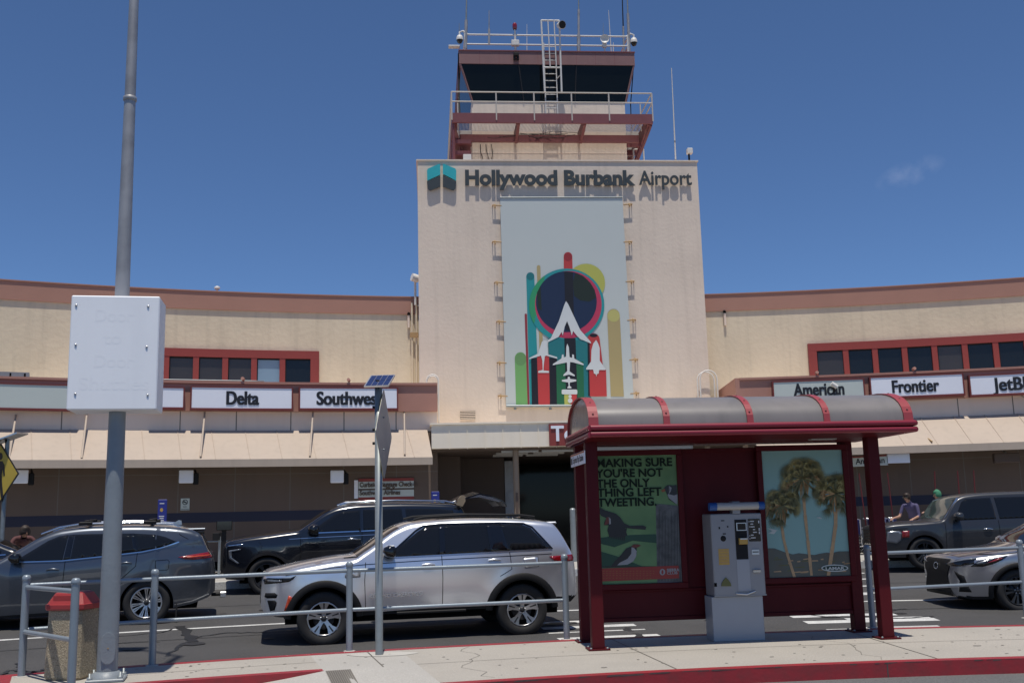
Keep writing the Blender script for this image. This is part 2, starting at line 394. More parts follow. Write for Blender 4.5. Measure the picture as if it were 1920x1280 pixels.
# far pavement
def kerb_r(th): return KERB+ (1.0*max(0,th))
g=MB(); n=60; vs=[];fs=[]
for i in range(n+1):
    th=T0+(T1-T0)*i/n; k=kerb_r(th); vs+=[A(th,k,-.3),A(th,k,.31),A(th,k+.3,.31),A(th,60,.33),A(th,60,-.3)]
for i in range(n):
    for j in range(4): fs.append((i*5+j,i*5+j+1,i*5+j+6,i*5+j+5))
g.add(vs,[f for i,f in enumerate(fs) if i%4<2],'white_line'); g.add(vs,[f for i,f in enumerate(fs) if i%4==2],'concrete_new')
struct(g.build('far_pavement'))
# painted markings, laid 4 mm over the road
def rstrip(mb,t0,t1,r0,r1,m,dz=.004,n=None,skew=0.0):
    n=n or max(2,int(abs(t1-t0)/.03)); vs=[]
    for i in range(n+1):
        th=t0+(t1-t0)*i/n
        for r in (r0,r1):
            q=A(th+skew*(r-r0)/r,r); q.z=zroad(r)+dz; vs.append(q)
    mb.add(vs,[(2*i,2*i+2,2*i+3,2*i+1) for i in range(n)],m)
g=MB()
rstrip(g,T0,T1,32.35,32.48,'white_line')
tA=ang(G(1500,1160,-.15)); tB=ang(G(1838,1165,-.16))
for k,(ra,rb) in enumerate([(28.05,28.22),(28.45,28.62),(28.85,29.1),(29.35,29.55),(29.8,30.1),(30.5,30.8),(33.4,33.6),(33.95,34.2),(34.6,34.85),(35.3,35.6),(36.0,36.25),(36.7,36.95),(37.4,37.6)]):
    e=tB-.012*(k%3)-.0045*(ra-28)*.6
    rstrip(g,tA-.0012*(ra-28),e,ra,rb,'white_line')
    if k%2==0: rstrip(g,tA+.01+.003*k,tA+.05+.004*k,rb+.02,rb+.2,'white_line')
tC=ang(G(1035,1190,-.16)); tD=ang(G(1168,1155,-.15))
for ra,rb in [(27.95,28.15),(28.5,28.7),(29.0,29.25),(29.6,29.85),(30.2,30.45),(30.8,31.05)]:
    rstrip(g,tC,tD+.004*(28-ra)*.5,ra,rb,'white_line')
a=ang(G(845,1203,-.17)); b=ang(G(1040,1196,-.17)); rstrip(g,a,b,27.75,28.5,'white_line'); 
a2=ang(G(-200,1262,-.17)); rstrip(g,a2,tl+.002,25.8,28.9,'white_line',.006)
struct(g.build('road_markings'))
g=MB(); rstrip(g,ang(G(905,1203,-.17)),ang(G(1000,1199,-.17)),28.0,28.12,'asphalt',.009); rstrip(g,ang(G(905,1203,-.17)),ang(G(915,1203,-.17)),28.0,28.5,'asphalt',.009)
def crack(mb,pts,w,dz=.007,seed=1):
    q=random.Random(seed); P_=[]
    pts=[G(x,y,-.1) for x,y in pts]
    for i in range(len(pts)-1):
        for k in range(6):
            t=k/6; p=pts[i].lerp(pts[i+1],t); P_.append(p+Vector((q.uniform(-.04,.04),q.uniform(-.04,.04),0)))
    P_.append(pts[-1]); vs=[]
    for i,p in enumerate(P_):
        d=(P_[min(i+1,len(P_)-1)]-P_[max(i-1,0)]).normalized(); s=Vector((-d.y,d.x,0))*w*q.uniform(.35,.8)
        for e in (p-s,p+s): vs.append(Vector((e.x,e.y,zroad(rad(e))+dz)))
    mb.add(vs,[(2*i,2*i+2,2*i+3,2*i+1) for i in range(len(P_)-1)],'tar')
crack(g,[(120,1220),(160,1207),(215,1195),(300,1188),(345,1178)],.03,seed=2)
crack(g,[(310,1225),(328,1210),(345,1202),(375,1192),(420,1187),(480,1185),(560,1180)],.05,seed=3)
crack(g,[(340,1178),(352,1190),(360,1200)],.13,seed=4)
crack(g,[(215,1205),(260,1202),(300,1201)],.02,seed=5)
crack(g,[(1173,1170),(1195,1180),(1215,1192)],.09,seed=6)
crack(g,[(1500,1148),(1560,1152),(1620,1150),(1690,1153),(1750,1150)],.06,seed=7)
crack(g,[(1505,1070),(1600,1085),(1700,1080)],.06,seed=8)
crack(g,[(1640,1155),(1660,1143),(1700,1140)],.06,seed=9)
crack(g,[(0,1255),(20,1246),(60,1250),(90,1243)],.05,.013,seed=10)
crack(g,[(30,1236),(45,1246),(50,1262)],.05,.013,seed=11)
for r_ in (31.2,35.4):
    rstrip(g,-.5,.5,r_,r_+.03,'tar',.008,60)
struct(g.build('tar_seams'))
def blob(mb,c,r,m_,z,q,el=1.0,rot=0.0,n=12):
    ph=[q.uniform(.7,1.15) for _ in range(n)]; pts=[]
    for i in range(n):
        a=2*math.pi*i/n; x,y=r*el*math.cos(a)*ph[i],r*math.sin(a)*ph[i]; p=Vector((c.x+x*math.cos(rot)-y*math.sin(rot),c.y+x*math.sin(rot)+y*math.cos(rot),0)); p.z=z(rad(p)); pts.append(p)
    mb.poly(pts,m_)
q=random.Random(21); g=MB()
for i in range(150):                                         # gum spots and drips on the island pavement
    th=tl+.02+q.random()*(.62); r0=(RFL if th<tr else RF)+CW+.1; c=A(th,q.uniform(r0 if not ts-.02<th<tr+.02 else 26.1,RB-CW-.1)); blob(g,c,q.uniform(.008,.022)*(1.8 if q.random()<.1 else 1),'stain',lambda r:.0042,q,q.uniform(1,1.6),q.random()*3,8)
for i in range(3):                                           # hairline cracks
    th=tr+.06+.15*i+q.uniform(-.03,.03); r=RB-CW-.01; pts=[A(th,r)]
    while r>RF+CW+.2: r-=q.uniform(.12,.3); th+=q.uniform(-.006,.006); pts.append(A(th,r))
    for a,b in zip(pts[:-1],pts[1:]): jstrip(g,a,b,.006,'joint',.0044)
struct(g.build('pavement_stains'))
g=MB()
for i in range(26):                                          # oil drips down the middle of each lane
    for rl in (30.6,34.3): blob(g,A(-.55+.042*i+q.uniform(-.02,.02),rl+q.gauss(0,.16)),q.uniform(.03,.16),'oil',lambda r:zroad(r)+.011,q,q.uniform(1,2.2),q.uniform(-.3,.3))
for i in range(40): blob(g,A(-.5+q.random()*1.0,q.uniform(17.5,24.0)),q.uniform(.02,.12),'tar',lambda r:-.146,q,q.uniform(1,2),q.random()*3)
struct(g.build('oil_spots'))

# ================================================================== terminal wings
RU=48.15                      # upper wall
RL=45.15                      # lower wall, fascia front RFa
RFa=45.0
RAW=43.6                      # awning front
def zc(x,y,r): return chit(x,y,r)[1]
Z_TOP=9.0; Z_BAND=zc(1335,584,RU)
Z_FT=zc(700,722,RFa); Z_FB=zc(700,771,RFa)
Z_AW=zc(700,806,RL); Z_AF=zc(700,858,RAW); Z_AV=zc(700,872,RAW)
TT=Frame(A(-.083,47.35), .083)
uL=TT.hit(784.5,500)[0]; uR=TT.hit(1318,500)[0]
th_TL=ang(TT.p(uL,.5,0)); th_TR=ang(TT.p(uR,.5,0))
def awning(root,t0,t1,n,sills,name='awning'):
    m=MB(); vs=[]
    prof=[(RL-.01,Z_AW),(RAW,Z_AF),(RAW,Z_AV),(RAW+.06,Z_AV),(RAW+.06,Z_AF-.06),(RL-.01,Z_AW-.08)]
    for i in range(n+1):
        th=t0+(t1-t0)*i/n; vs+=[A(th,r,z) for r,z in prof]
    k=len(prof); fs=[]
    for i in range(n):
        for j in range(k): a=i*k+j;b=i*k+(j+1)%k; fs.append((a,b,b+k,a+k))
    m.add(vs,fs+[tuple(range(k)),tuple(range(n*k,n*k+k))],'awning')
    # standing seams
    q=random.Random(5); th=t0+.01
    while th<t1-.01:
        a=A(th,RL-.02,Z_AW+.006); b=A(th+.002,RAW+.01,Z_AF+.006); m.tube([a,b],.012,'awning',6); th+=.0205+q.uniform(-.001,.001)
    return m.build(name,root,sharp=30)
def wall_joints(mb,t0,t1,step,z0,z1,r):
    th=t0+step*.6
    while th<t1-.005:
        mb.arc(th-.0003,th+.0003,r-.004,r,z0,z1,'joint',1); th+=step
def window_row(root,ta,tb,n,z0,z1,panes,leftend=True):
    f=MB(); fw=.16/RU
    f.arc(ta,tb,RU-.10,RU+.02,z1-.26,z1,'window_red',12); f.arc(ta,tb,RU-.07,RU+.02,z0,z0+.08,'window_red',12)
    dt=(tb-ta-2*.28/RU)/n
    f.arc(ta,ta+.28/RU,RU-.10,RU+.02,z0,z1-.262,'window_red',1); f.arc(tb-.28/RU,tb,RU-.10,RU+.02,z0,z1-.262,'window_red',1)
    for i in range(1,n): th=ta+.28/RU+dt*i; f.arc(th-.09/RU,th+.09/RU,RU-.09,RU+.02,z0+.082,z1-.262,'window_red',1)
    fr=f.build('window_frame',root)
    for i in range(n):
        t0=ta+.28/RU+dt*i+(.09/RU if i else 0); t1=ta+.28/RU+dt*(i+1)-(.09/RU if i<n-1 else 0)
        m=MB(); m.arc(t0,t1,RU-.02,RU+.01,z0+.082,z1-.262,panes(i),1)
        m.arc(t0,t0+.035/RU,RU-.045,RU-.021,z0+.082,z1-.262,'black_plastic',1)
        m.arc(t0+.036/RU,t1,RU-.045,RU-.021,z1-.31,z1-.262,'black_plastic',1)
        o=m.build('window_pane',fr)
        if panes(i)=='glass_blue': o['label']='light blue pane among dark ones'
# ---- left wing
te=ang(A(chit(820,745,RFa)[0],RFa))
LW=thing('terminal_wing','curved two storey beige terminal wing with brown parapet, behind the blank white box sign','terminal building',A(-.35,46,0.31))
m=MB(); m.arc(T0,th_TL,RU,62,4.0,Z_TOP-.02,'stucco_tan',40); m.arc(T0,te,RL,62,Z_AW-.04,Z_FB,'panel_beige',40); m.arc(T0,te,RL,62,.2,Z_AW-.042,'panel_beige_shaded',40); m.arc(T0,te,RL,RU+1,Z_FB+.002,Z_FT-.05,'panel_beige',40)
wall_joints(m,T0,te,.0345,.3,Z_FB,RL); m.arc(T0,te,RL-.003,RL,zc(300,890,RL)-.01,zc(300,890,RL)+.01,'joint',40)
m.build('wall',LW)
m=MB(); m.arc(T0,th_TL,RU-.05,62,Z_BAND,Z_TOP,'band_brown',40); m.arc(T0,th_TL,RU-.08,RU+.25,Z_TOP+.002,Z_TOP+.035,'band_brown',40); m.build('parapet',LW)
m=MB(); m.arc(T0,te,RFa,RL-.002,Z_FB,Z_FT,'fascia_brown',40); m.arc(T0,te,RFa-.06,RFa+1.2,Z_FT+.002,Z_FT+.07,'fascia_brown',40); 
m.arc(te-.35/RFa,te,RFa,RL-.002,Z_FB-.0,Z_FB-.002,'fascia_brown',2)
m.build('fascia',LW)
zs0,zs1=zc(300,962,RL),zc(300,981,RL)
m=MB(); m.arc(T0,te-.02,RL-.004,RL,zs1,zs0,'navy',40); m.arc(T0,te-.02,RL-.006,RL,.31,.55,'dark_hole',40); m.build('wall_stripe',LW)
awning(LW,T0,ang(A(chit(811,850,RAW)[0],RAW)),60,None)
# struts of the awning
for x,yt,xb,yb in ((163,775,153,861),(384,773,376,858),(587,771,581,857),(758,770,759,854),(30,778,16,865)):
    m=MB(); ta,za=chit(x,yt,RL-.02); tb,zb=chit(xb,yb,RAW+.05); m.tube([A(ta,RL-.02,za),A(tb,RAW+.06,zb+.03)],.028,'awning',8); m.build('strut',LW)
za=zc(400,656,RU); zb=zc(400,722,RFa)-.05
window_row(LW,chit(178,690,RU)[0],chit(598,690,RU)[0],7,Z_FT-.25,zc(598,659,RU),lambda i:('glass_blue' if i==5 else ('glass_dark' if i==6 else 'glass_grey')))
m=MB(); t0,z0=chit(15,712,47); m.arc(t0-.06,t0+.012,46.2,47.2,Z_FT+.03,zc(20,697,46.2),'galv',4)
for k in range(7): m.arc(t0+.010-.008*k-.001,t0+.010-.008*k,46.19,46.2,Z_FT+.1,zc(20,699,46.2),'dark_hole',1)
tag(m.build('roof_vent'),'grey louvred vent box on the low roof, left of the blank white box sign','vent')
m=MB(); ts0=chit(230,716,RFa+.5)[0]; ts1=chit(495,716,RFa+.5)[0]; zt=zc(400,713,RFa+.5)
m.tube([A(ts0+(ts1-ts0)*i/10,RFa+.5,zt) for i in range(11)]+[A(ts1,RFa+.5,Z_FT)],.02,'galv',8)
for i in range(6): t_=ts0+(ts1-ts0)*i/6; m.tube([A(t_,RFa+.5,Z_FT+.05),A(t_,RFa+.5,zt)],.018,'galv',6)
tag(m.build('roof_handrail'),'thin grey handrail on the low roof under the red framed windows','handrail')
# ---- right wing
tb_=chit(1388,735,RFa)[0]
RW=thing('terminal_wing','curved beige terminal wing with brown parapet behind the red bus shelter roof','terminal building',A(.2,46,0.31))
m=MB(); m.arc(th_TR,T1,RU,62,4.0,Z_TOP-.02,'stucco_tan',40); m.arc(tb_,T1,RL,62,Z_AW-.04,Z_FB,'panel_beige',40); m.arc(tb_,T1,RL,62,.2,Z_AW-.042,'panel_beige_shaded',40); m.arc(tb_,T1,RL,RU+1,Z_FB+.002,Z_FT-.05,'panel_beige',40)
wall_joints(m,tb_+.02,T1,.0345,.3,Z_FB,RL); m.arc(tb_,T1,RL-.003,RL,zc(300,890,RL)-.01,zc(300,890,RL)+.01,'joint',40); m.build('wall',RW)
m=MB(); m.arc(th_TR,T1,RU-.05,62,Z_BAND,Z_TOP,'band_brown',40); m.arc(th_TR,T1,RU-.08,RU+.25,Z_TOP+.002,Z_TOP+.035,'band_brown',40); m.build('parapet',RW)
m=MB(); m.arc(tb_,T1,RFa,RL-.002,Z_FB,Z_FT,'fascia_brown',40); m.arc(tb_,T1,RFa-.06,RFa+1.2,Z_FT+.002,Z_FT+.07,'fascia_brown',40); m.arc(tb_-.003,tb_,RFa,RU+.5,Z_FB,Z_FT+.07,'fascia_brown',2); m.build('fascia',RW)
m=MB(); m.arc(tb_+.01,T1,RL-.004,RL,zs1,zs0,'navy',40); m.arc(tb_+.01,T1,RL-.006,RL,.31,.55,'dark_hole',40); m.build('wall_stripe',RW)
awning(RW,tb_+.004,T1,50,None)
for x,yt,xb,yb in ((1713,803,1748,829),(1720,803,1748,830)):
    m=MB(); ta,za=chit(x,yt,RL-.02); tb2,zb=chit(xb,yb,RAW+.05); m.tube([A(ta,RL-.02,za),A(tb2,RAW+.06,zb+.03)],.018,'brass',8); m.build('strut',RW)
m=MB(); ta,za=chit(1910,738,RL-.05); m.tube([A(ta,RL-.05,za),A(ta+.03,RAW,Z_AF)],.02,'awning',8); m.build('strut',RW)
t0=chit(1516,680,RU)[0]; t1=chit(1640,680,RU)[0]; st=(chit(1887,665,RU)[0]-chit(1550,680,RU)[0])/6
window_row(RW,t0,t0+st*10+.56/RU,10,Z_FT-.25,zc(1516,645,RU),lambda i:'glass_dark' if i not in (0,4) else 'glass_grey')
for x,y,r,lab,ht in ((766,592,RU,'small dark scupper pipe on the beige wall beside the tower, left side',.42),(1358,588,RU,'small dark scupper pipe on the beige wall right of the tower',.42)):
    m=MB(); t_,z_=chit(x,y,r); a=A(t_,RU-.06,z_); m.tube([a+Vector((0,.06,.1)),a+Vector((0,-.05,.02))],.05,'dark_hole',8); m.tube([a+Vector((0,-.01,0)),a+Vector((0,.0,-ht))],.045,'panel_beige',8); tag(m.build('scupper'),lab,'drain')
# wall corner pipes beside the tower
m=MB()
for dx in (0,8): t_,z_=chit(772+dx,600,RU); m.tube([A(t_,RU-.1,Z_FT),A(t_,RU-.1,Z_TOP-.2)],.035,'stucco_tan',8)
t_,z_=chit(776,628,RU); a=A(t_,RU-.12,z_); m.box(a.x-.14,a.x+.14,a.y-.05,a.y+.05,a.z-.1,a.z+.06,'brass')
tag(m.build('downpipe'),'pair of painted downpipes in the corner left of the tower','pipe')
m=MB(); a=TT.p(uL-.12,.4,TT.hit(778,518)[1]); m.tube([a+Vector((.1,0,0)),a+Vector((-.1,-.1,.05))],.14,'white_paint',10); m.tube([a+Vector((0,0,-.1)),a+Vector((0,0,-.9))],.04,'white_paint',8); m.tube([a+Vector((0,.1,-.9)),a+Vector((.25,.1,-.9))],.03,'white_paint',6)
tag(m.build('siren_horn'),'pale horn loudspeaker on a bracket at the tower edge','loudspeaker')
# ---- airline name boards on the fascias
def board(x0,x1,y0,y1,txt,label,face='sign_white',fx=None,sz=.40,lx=None,bold=.012,width=None):
    t0,z1=chit(x0,y0,RFa-.16); t1,_=chit(x1,y0,RFa-.16); _,z0=chit((x0+x1)/2,y1,RFa-.16); _,z1=chit((x0+x1)/2,y0,RFa-.16)
    root=thing('airline_sign',label,'sign',A((t0+t1)/2,RFa-.16,z0),group='airline name boards on the terminal fascia')
    m=MB(); m.arc(t0-.04/RFa,t1+.04/RFa,RFa-.17,RFa-.002,z0-.06,z0,'frame_red',6); m.arc(t0-.04/RFa,t1+.04/RFa,RFa-.17,RFa-.002,z1,z1+.035,'frame_red',6)
    m.arc(t0-.04/RFa,t0,RFa-.17,RFa-.002,z0,z1,'frame_red',1); m.arc(t1,t1+.04/RFa,RFa-.17,RFa-.002,z0,z1,'frame_red',1); m.build('frame',root)
    m=MB(); m.arc(t0,t1,RFa-.155,RFa-.004,z0,z1,face,6); m.build('face',root)
    if txt:
        th=chit(lx,y1,RFa-.16)[0]; ux=Vector((math.cos(th),-math.sin(th),0)); m=MB()
        text(m,txt,A(th,RFa-.168,(z0+z1)/2-sz*.34),ux,UZ,sz,'letter_black',.002,bold,width=width); m.build('lettering',root)
    return root
board(-120,142,720,764,None,'blank greenish name board on the fascia behind the white box sign','sign_green')
board(282,344,727,763,None,'blank white name board just right of the white box sign')
board(360,547,727,765,'Delta','white name board with a five letter black name on the left fascia',lx=454,sz=.55,width=.90,bold=.024)
board(563,744,728,765,'Southwest','white name board whose black name runs behind the solar panel pole',lx=655,sz=.55,width=1.92,bold=.024)
board(1450,1618,714,745,'American','greyish name board with a black name, partly hidden by the shelter roof','sign_green',lx=1537,sz=.54,width=1.52,bold=.019)
board(1632,1804,705,741,'Frontier','white name board with an eight letter black name above the right awning',lx=1717,sz=.54,width=1.36,bold=.019)
board(1818,2000,701,736,'JetBlue','white name board with a black name cut by the right picture edge',lx=1912,sz=.56,width=1.40,bold=.019)
for x,y in ((456,720),(654,718),(1530,706),(1712,700)):
    m=MB(); t_,z_=chit(x,y,RFa+.1); a=A(t_,RFa+.02,Z_FT+.06); m.tube([a,a+Vector((0,0,.07))],.025,'fascia_brown',6); m.tube([a+Vector((0,0,.08)),a+Vector((0,-.12,.10))],.05,'fascia_brown',8)
    tag(m.build('sign_lamp'),'small brown spot lamp on the fascia above an airline board','lamp','small spot lamps above the airline boards')
m=MB(); t_,z_=chit(1563,722,RFa-.3); a=A(t_,RFa-.3,z_); m.tube([a+Vector((-.06,0,.06)),a+Vector((.1,0,-.06))],.07,'white_paint',10); m.tube([a,a+Vector((.05,.15,-.2))],.03,'black_plastic',8)
tag(m.build('security_camera'),'white bullet camera hanging before the greyish board above the shelter roof','camera')
# floodlights under the left awning
for x,lab in ((38,'white square floodlight under the awning beside the yellow diamond sign'),(349,'white square floodlight under the awning above the no smoking sign'),(632,'white square floodlight under the awning nearest the baggage check-in sign')):
    t_,z_=chit(x,893,44.3); a=A(t_,44.3,z_); fr=Frame(a,-t_+.05)
    r=thing('floodlight',lab,'light',a,group='floodlights under the left awning')
    m=MB(); m.box(-.19,.19,-.05,.03,z_-.18,z_+.18,'sign_white',fr,.02); m.build('lens',r)
    m=MB(); m.box(.2,.34,.05,.3,z_-.22,z_+.1,'black_plastic',fr,.02); m.tube([fr.p(0,.03,z_),fr.p(0,.85,z_)],.04,'galv',8); m.tube([fr.p(.28,.2,z_+.1),fr.p(.28,.6,z_+.2)],.03,'black_plastic',8); m.build('bracket',r)
def wall_sign(root,x0,x1,y0,y1,r,m_,mat_,proud=.02):
    t0,z1=chit(x0,y0,r); t1,z0=chit(x1,y1,r); m_.arc(t0,t1,r-proud,r-.006,z0,z1,mat_,2); return t0,t1,z0,z1
r=thing('check_in_sign','grey wall sign about curbside baggage check-in, maroon bars above and below','sign',A(chit(720,915,RL)[0],RL,zc(720,935,RL)))
m=MB(); wall_sign(r,672,776,902,931,RL,m,'sign_green',.03); wall_sign(r,664,671,900,934,RL,m,'sign_white',.032); m.build('panel',r)
m=MB(); wall_sign(r,672,776,897,901,RL,m,'window_red',.035); wall_sign(r,672,776,932,935,RL,m,'window_red',.035); wall_sign(r,672,776,916,917.2,RL,m,'interior_brown',.035); m.build('bars',r)
m=MB(); th=chit(674,913,RL)[0]; ux=(A(chit(776,913,RL)[0],RL)-A(th,RL)).normalized(); text(m,'Curbside Baggage Check-In',A(th,RL-.05,zc(674,913,RL)),ux,UZ,.20,'interior_brown',.006,.006,'LEFT',width=1.72); text(m,'Southwest Airlines',A(th,RL-.05,zc(674,928,RL)),ux,UZ,.19,'interior_brown',.006,.006,'LEFT',width=1.2); m.build('lettering',r)
r=thing('no_smoking_sign','small white notice with a crossed circle on the shaded wall','sign',A(chit(347,945,RL)[0],RL,zc(347,955,RL)))
m=MB(); wall_sign(r,339,355,934,956,RL,m,'sign_green',.02); m.build('panel',r)
th,z_=chit(347,941,RL); fr=Frame(A(th,RL-.024,0),-th); m=MB()
ring=[]; 
for i in range(24): a=i*math.pi/12; ring.append((.075*math.cos(a),.075*math.sin(a)))
for i in range(24):
    a,b=ring[i],ring[(i+1)%24]; m.poly([fr.p(a[0],0,z_+a[1]),fr.p(b[0],0,z_+b[1]),fr.p(b[0]*.75,0,z_+b[1]*.75),fr.p(a[0]*.75,0,z_+a[1]*.75)],'letter_black')
m.poly([fr.p(-.055,0,z_+.04),fr.p(-.04,0,z_+.055),fr.p(.055,0,z_-.04),fr.p(.04,0,z_-.055)],'letter_black'); m.box(-.05,.04,-.001,.0,z_-.012,z_+.01,'letter_black',fr)
text(m,'NO',fr.p(0,0,z_-.15),fr.u,UZ,.06,'letter_black',.002); text(m,'SMOKING',fr.p(0,0,z_-.22),fr.u,UZ,.05,'letter_black',.002); m.build('symbol',r)
for x,y0,y1,r_,lab in ((305,936,1040,42.2,'tall blue information pylon standing before the shaded wall, seen over the dark grey car'),(816,921,1040,42.6,'blue information pylon near the dark entrance, seen over the black car')):
    t_,z1=chit(x,y0,r_); a=A(t_,r_,.33); fr=Frame(a,-t_); r=thing('information_pylon',lab,'pylon',a,group='blue information pylons on the far pavement')
    m=MB(); m.box(-.11,.11,-.05,.05,.33,z1,'blue_sign',fr,.01); m.build('panel',r)
    m=MB(); c=z1-.26
    m.prism([fr.p(.04*math.cos(a_)-.02,-.052,c+.05*math.sin(a_)) for a_ in [i*math.pi/4 for i in range(8)]],fr.v*.002,'machine_yellow')
    for k,(w,dz) in enumerate(((.07,.10),(.08,.42),(.06,.47),(.07,.52),(.05,.58))): m.box(-w,w*.6,-.052,-.05,z1-dz-.012,z1-dz+.012,'plate_white',fr)
    m.build('marks',r)

# ================================================================== control tower
def tz(x,y,v=0): return TT.hit(x,y,v)[1]
TW=thing('control_tower','pink beige airport control tower with dark slanted cab windows on top','tower',TT.p((uL+uR)/2,0,.31))
zt=tz(1045,303); ZC0=tz(950,838); ZC1=tz(950,794)
m=MB(); m.box(uL,uR,0,10,ZC0,zt,'stucco_pink',TT); m.box(uL,uL+1.3,.02,10,.2,ZC0-.002,'panel_beige_shaded',TT); m.box(uR-1.3,uR,.02,10,.2,ZC0-.002,'panel_beige_shaded',TT)
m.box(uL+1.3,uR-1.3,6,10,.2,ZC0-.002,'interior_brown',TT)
m.box(uL-.04,uR+.04,-.04,10.04,zt+.001,zt+.05,'stucco_pink',TT); m.build('wall',TW)
m=MB(); x0,_=TT.hit(885.5,275,2.4); x1,_=TT.hit(1175,275,2.4); zsh=tz(1030,192,2.4); m.box(x0,x1,2.4,2.4+(x1-x0),zt+.02,zsh,'stucco_pink',TT); zr_=tz(1030,287,2.4); m.box(x0-.003,x1+.003,2.39,2.41,zr_-.015,zr_+.015,'panel_beige',TT)
m.build('shaft',TW)
VR=2.2; VB=2.38; D=(x1-x0)
zg0=tz(1030,192,VB); zg1=tz(1025,122,VR); zb1=tz(1025,98.5,VR)
gx0=TT.hit(863,122,VR)[0]; gx1=TT.hit(1188,122,VR)[0]; hx0=TT.hit(885.5,190,VB)[0]; hx1=TT.hit(1173,190,VB)[0]
B0=VB+D*.99; B1=VR+(gx1-gx0)
m=MB(); m.hexa([TT.p(hx0,VB,zg0),TT.p(hx1,VB,zg0),TT.p(hx1,B0,zg0),TT.p(hx0,B0,zg0),TT.p(gx0,VR,zg1),TT.p(gx1,VR,zg1),TT.p(gx1,B1,zg1),TT.p(gx0,B1,zg1)],'glass_cab'); cab=m.build('cab_glass',TW)
for f in (1/3.,2/3.):
    a=TT.p(hx0+(hx1-hx0)*f,VB-.01,zg0); b=TT.p(gx0+(gx1-gx0)*f,VR-.01,zg1); m=MB(); m.tube([a,b],.022,'cab_dark',6); m.build('mullion',cab)
for (a,b) in (((hx0,VB),(gx0,VR)),((hx1,VB),(gx1,VR))): m=MB(); m.tube([TT.p(a[0],a[1],zg0),TT.p(b[0],b[1],zg1)],.04,'cab_band',6); m.build('mullion',cab)
m=MB(); m.box(gx0-.04,gx1+.04,VR-.04,B1+.04,zg1,zb1,'cab_band',TT); m.box(gx0-.06,gx1+.06,VR-.07,B1+.06,zb1+.001,zb1+.04,'maroon_steel',TT); m.box(gx0+.1,gx1-.1,VR+.1,B1-.1,zg1-.03,zg1-.001,'dark_hole',TT)
for i in range(1,9): u=gx0+(gx1-gx0)*i/9; m.box(u-.006,u+.006,VR-.044,VR-.04,zg1,zb1,'maroon_steel',TT)
m.build('roof_band',TW)
# walkway round the cab
VK=.75; wx0=TT.hit(847,215,VK)[0]; wx1=TT.hit(1224,225,VK)[0]; zk1=tz(1035,213,VK); zk0=tz(1035,231,VK); zrl=tz(1035,174,VK); zrm=tz(1035,192,VK)
WB=VK+(wx1-wx0)
m=MB()
m.box(wx0,wx1,VK,VK+.08,zk0,zk1,'maroon_steel',TT); m.box(wx0,wx0+.08,VK+.082,WB,zk0,zk1,'maroon_steel',TT); m.box(wx1-.08,wx1,VK+.082,WB,zk0,zk1,'maroon_steel',TT)
m.box(wx0+.3,wx1-.3,VB-.55,VB-.4,zk0-.28,zk0-.02,'maroon_steel',TT)
for f in (.02,.33,.66,.98):
    u=wx0+(wx1-wx0)*f; m.hexa([TT.p(u-.05,VK+.09,zk0-.02),TT.p(u+.05,VK+.09,zk0-.02),TT.p(u+.05,VB-.4,zk0-.3),TT.p(u-.05,VB-.4,zk0-.3),TT.p(u-.05,VK+.09,zk1-.1),TT.p(u+.05,VK+.09,zk1-.1),TT.p(u+.05,VB,zk1-.1),TT.p(u-.05,VB,zk1-.1)],'maroon_steel')
for u0,u1 in ((wx0+.1,x0-.02),(x1+.02,wx1-.1)):
    for v in (2.4,3.3,4.2): m.box(u0,u1,v,v+.1,zk0-.25,zk0-.03,'maroon_steel',TT)
m.build('walkway_frame',TW)
m=MB()                                                       # open grating of the walkway floor
u=wx0+.1
while u<wx1-.1: m.box(u,u+.016,VK+.09,VB-.02,zk1-.05,zk1-.02,'white_paint',TT); u+=.05
for u0,u1 in ((wx0+.1,x0-.02),(x1+.02,wx1-.1)):
    v=VB
    while v<6: m.box(u0,u1,v,v+.035,zk1-.06,zk1-.02,'white_paint',TT); v+=.085
m.build('walkway_grating',TW)
for sx_,uu,lab in ((-1,wx0+.05,None),(1,wx1-.05,None)):      # diagonal knee braces
    ub=x0+.05 if sx_<0 else x1-.05
    m=MB()
    for v in (VK+.15,2.6): m.tube([TT.p(uu,v,zk0),TT.p(ub+(.0 if v>1 else 0)+(-.1 if sx_<0 else .1),2.6,zt+.1)],.06,'maroon_steel',6)
    m.build('knee_brace',TW)
m=MB()
for v in (VK+.1,3.0): m.tube([TT.p(wx0+.06,v,zt),TT.p(wx0+.06,v,zk0)],.05,'maroon_steel',6)
for k in range(3): m.box(wx0+.02,x0-.1,1.2,2.2,zt+.25+.42*k,zt+.40+.42*k,'maroon_steel',TT)
m.build('stair_frame',TW)
m=MB(); c=[(wx0,VK),(wx1,VK),(wx1,WB),(wx0,WB)]
for z_ in (zrl,zrm):
    for i in range(4): a,b=c[i],c[(i+1)%4]; m.tube([TT.p(a[0],a[1],z_),TT.p(b[0],b[1],z_)],.026,'rail_tan',8)
m.build('railing',TW)
for x in (847,860,930.5,1001.5,1072,1142,1212,1223):
    u=TT.hit(x,200,VK)[0]; 
    if x in (860,1212): a=(u,VK+1.0)
    else: a=(u,VK)
    m=MB(); m.tube([TT.p(a[0],a[1],zk0+.1),TT.p(a[0],a[1],zrl)],.026,'rail_tan',8); m.build('railing_post',TW)
for i in range(9):
    q=random.Random(i); 
for k in range(7):                                           # loose cables slung under the walkway
    q=random.Random(k+20); u=x0+.2+q.random()*2.0; f_=q.uniform(.5,1.4); v_=VK+.6+q.random()*.5; pts=[TT.p(u+i*.075,v_+.1*math.sin(i*.21+k),zk0-.10-.07*abs(math.sin(i*.12*f_+k))-.02*math.sin(i*.5)) for i in range(24)]; m=MB(); m.tube(pts,.009,'black_plastic',5); m.build('cable',TW)
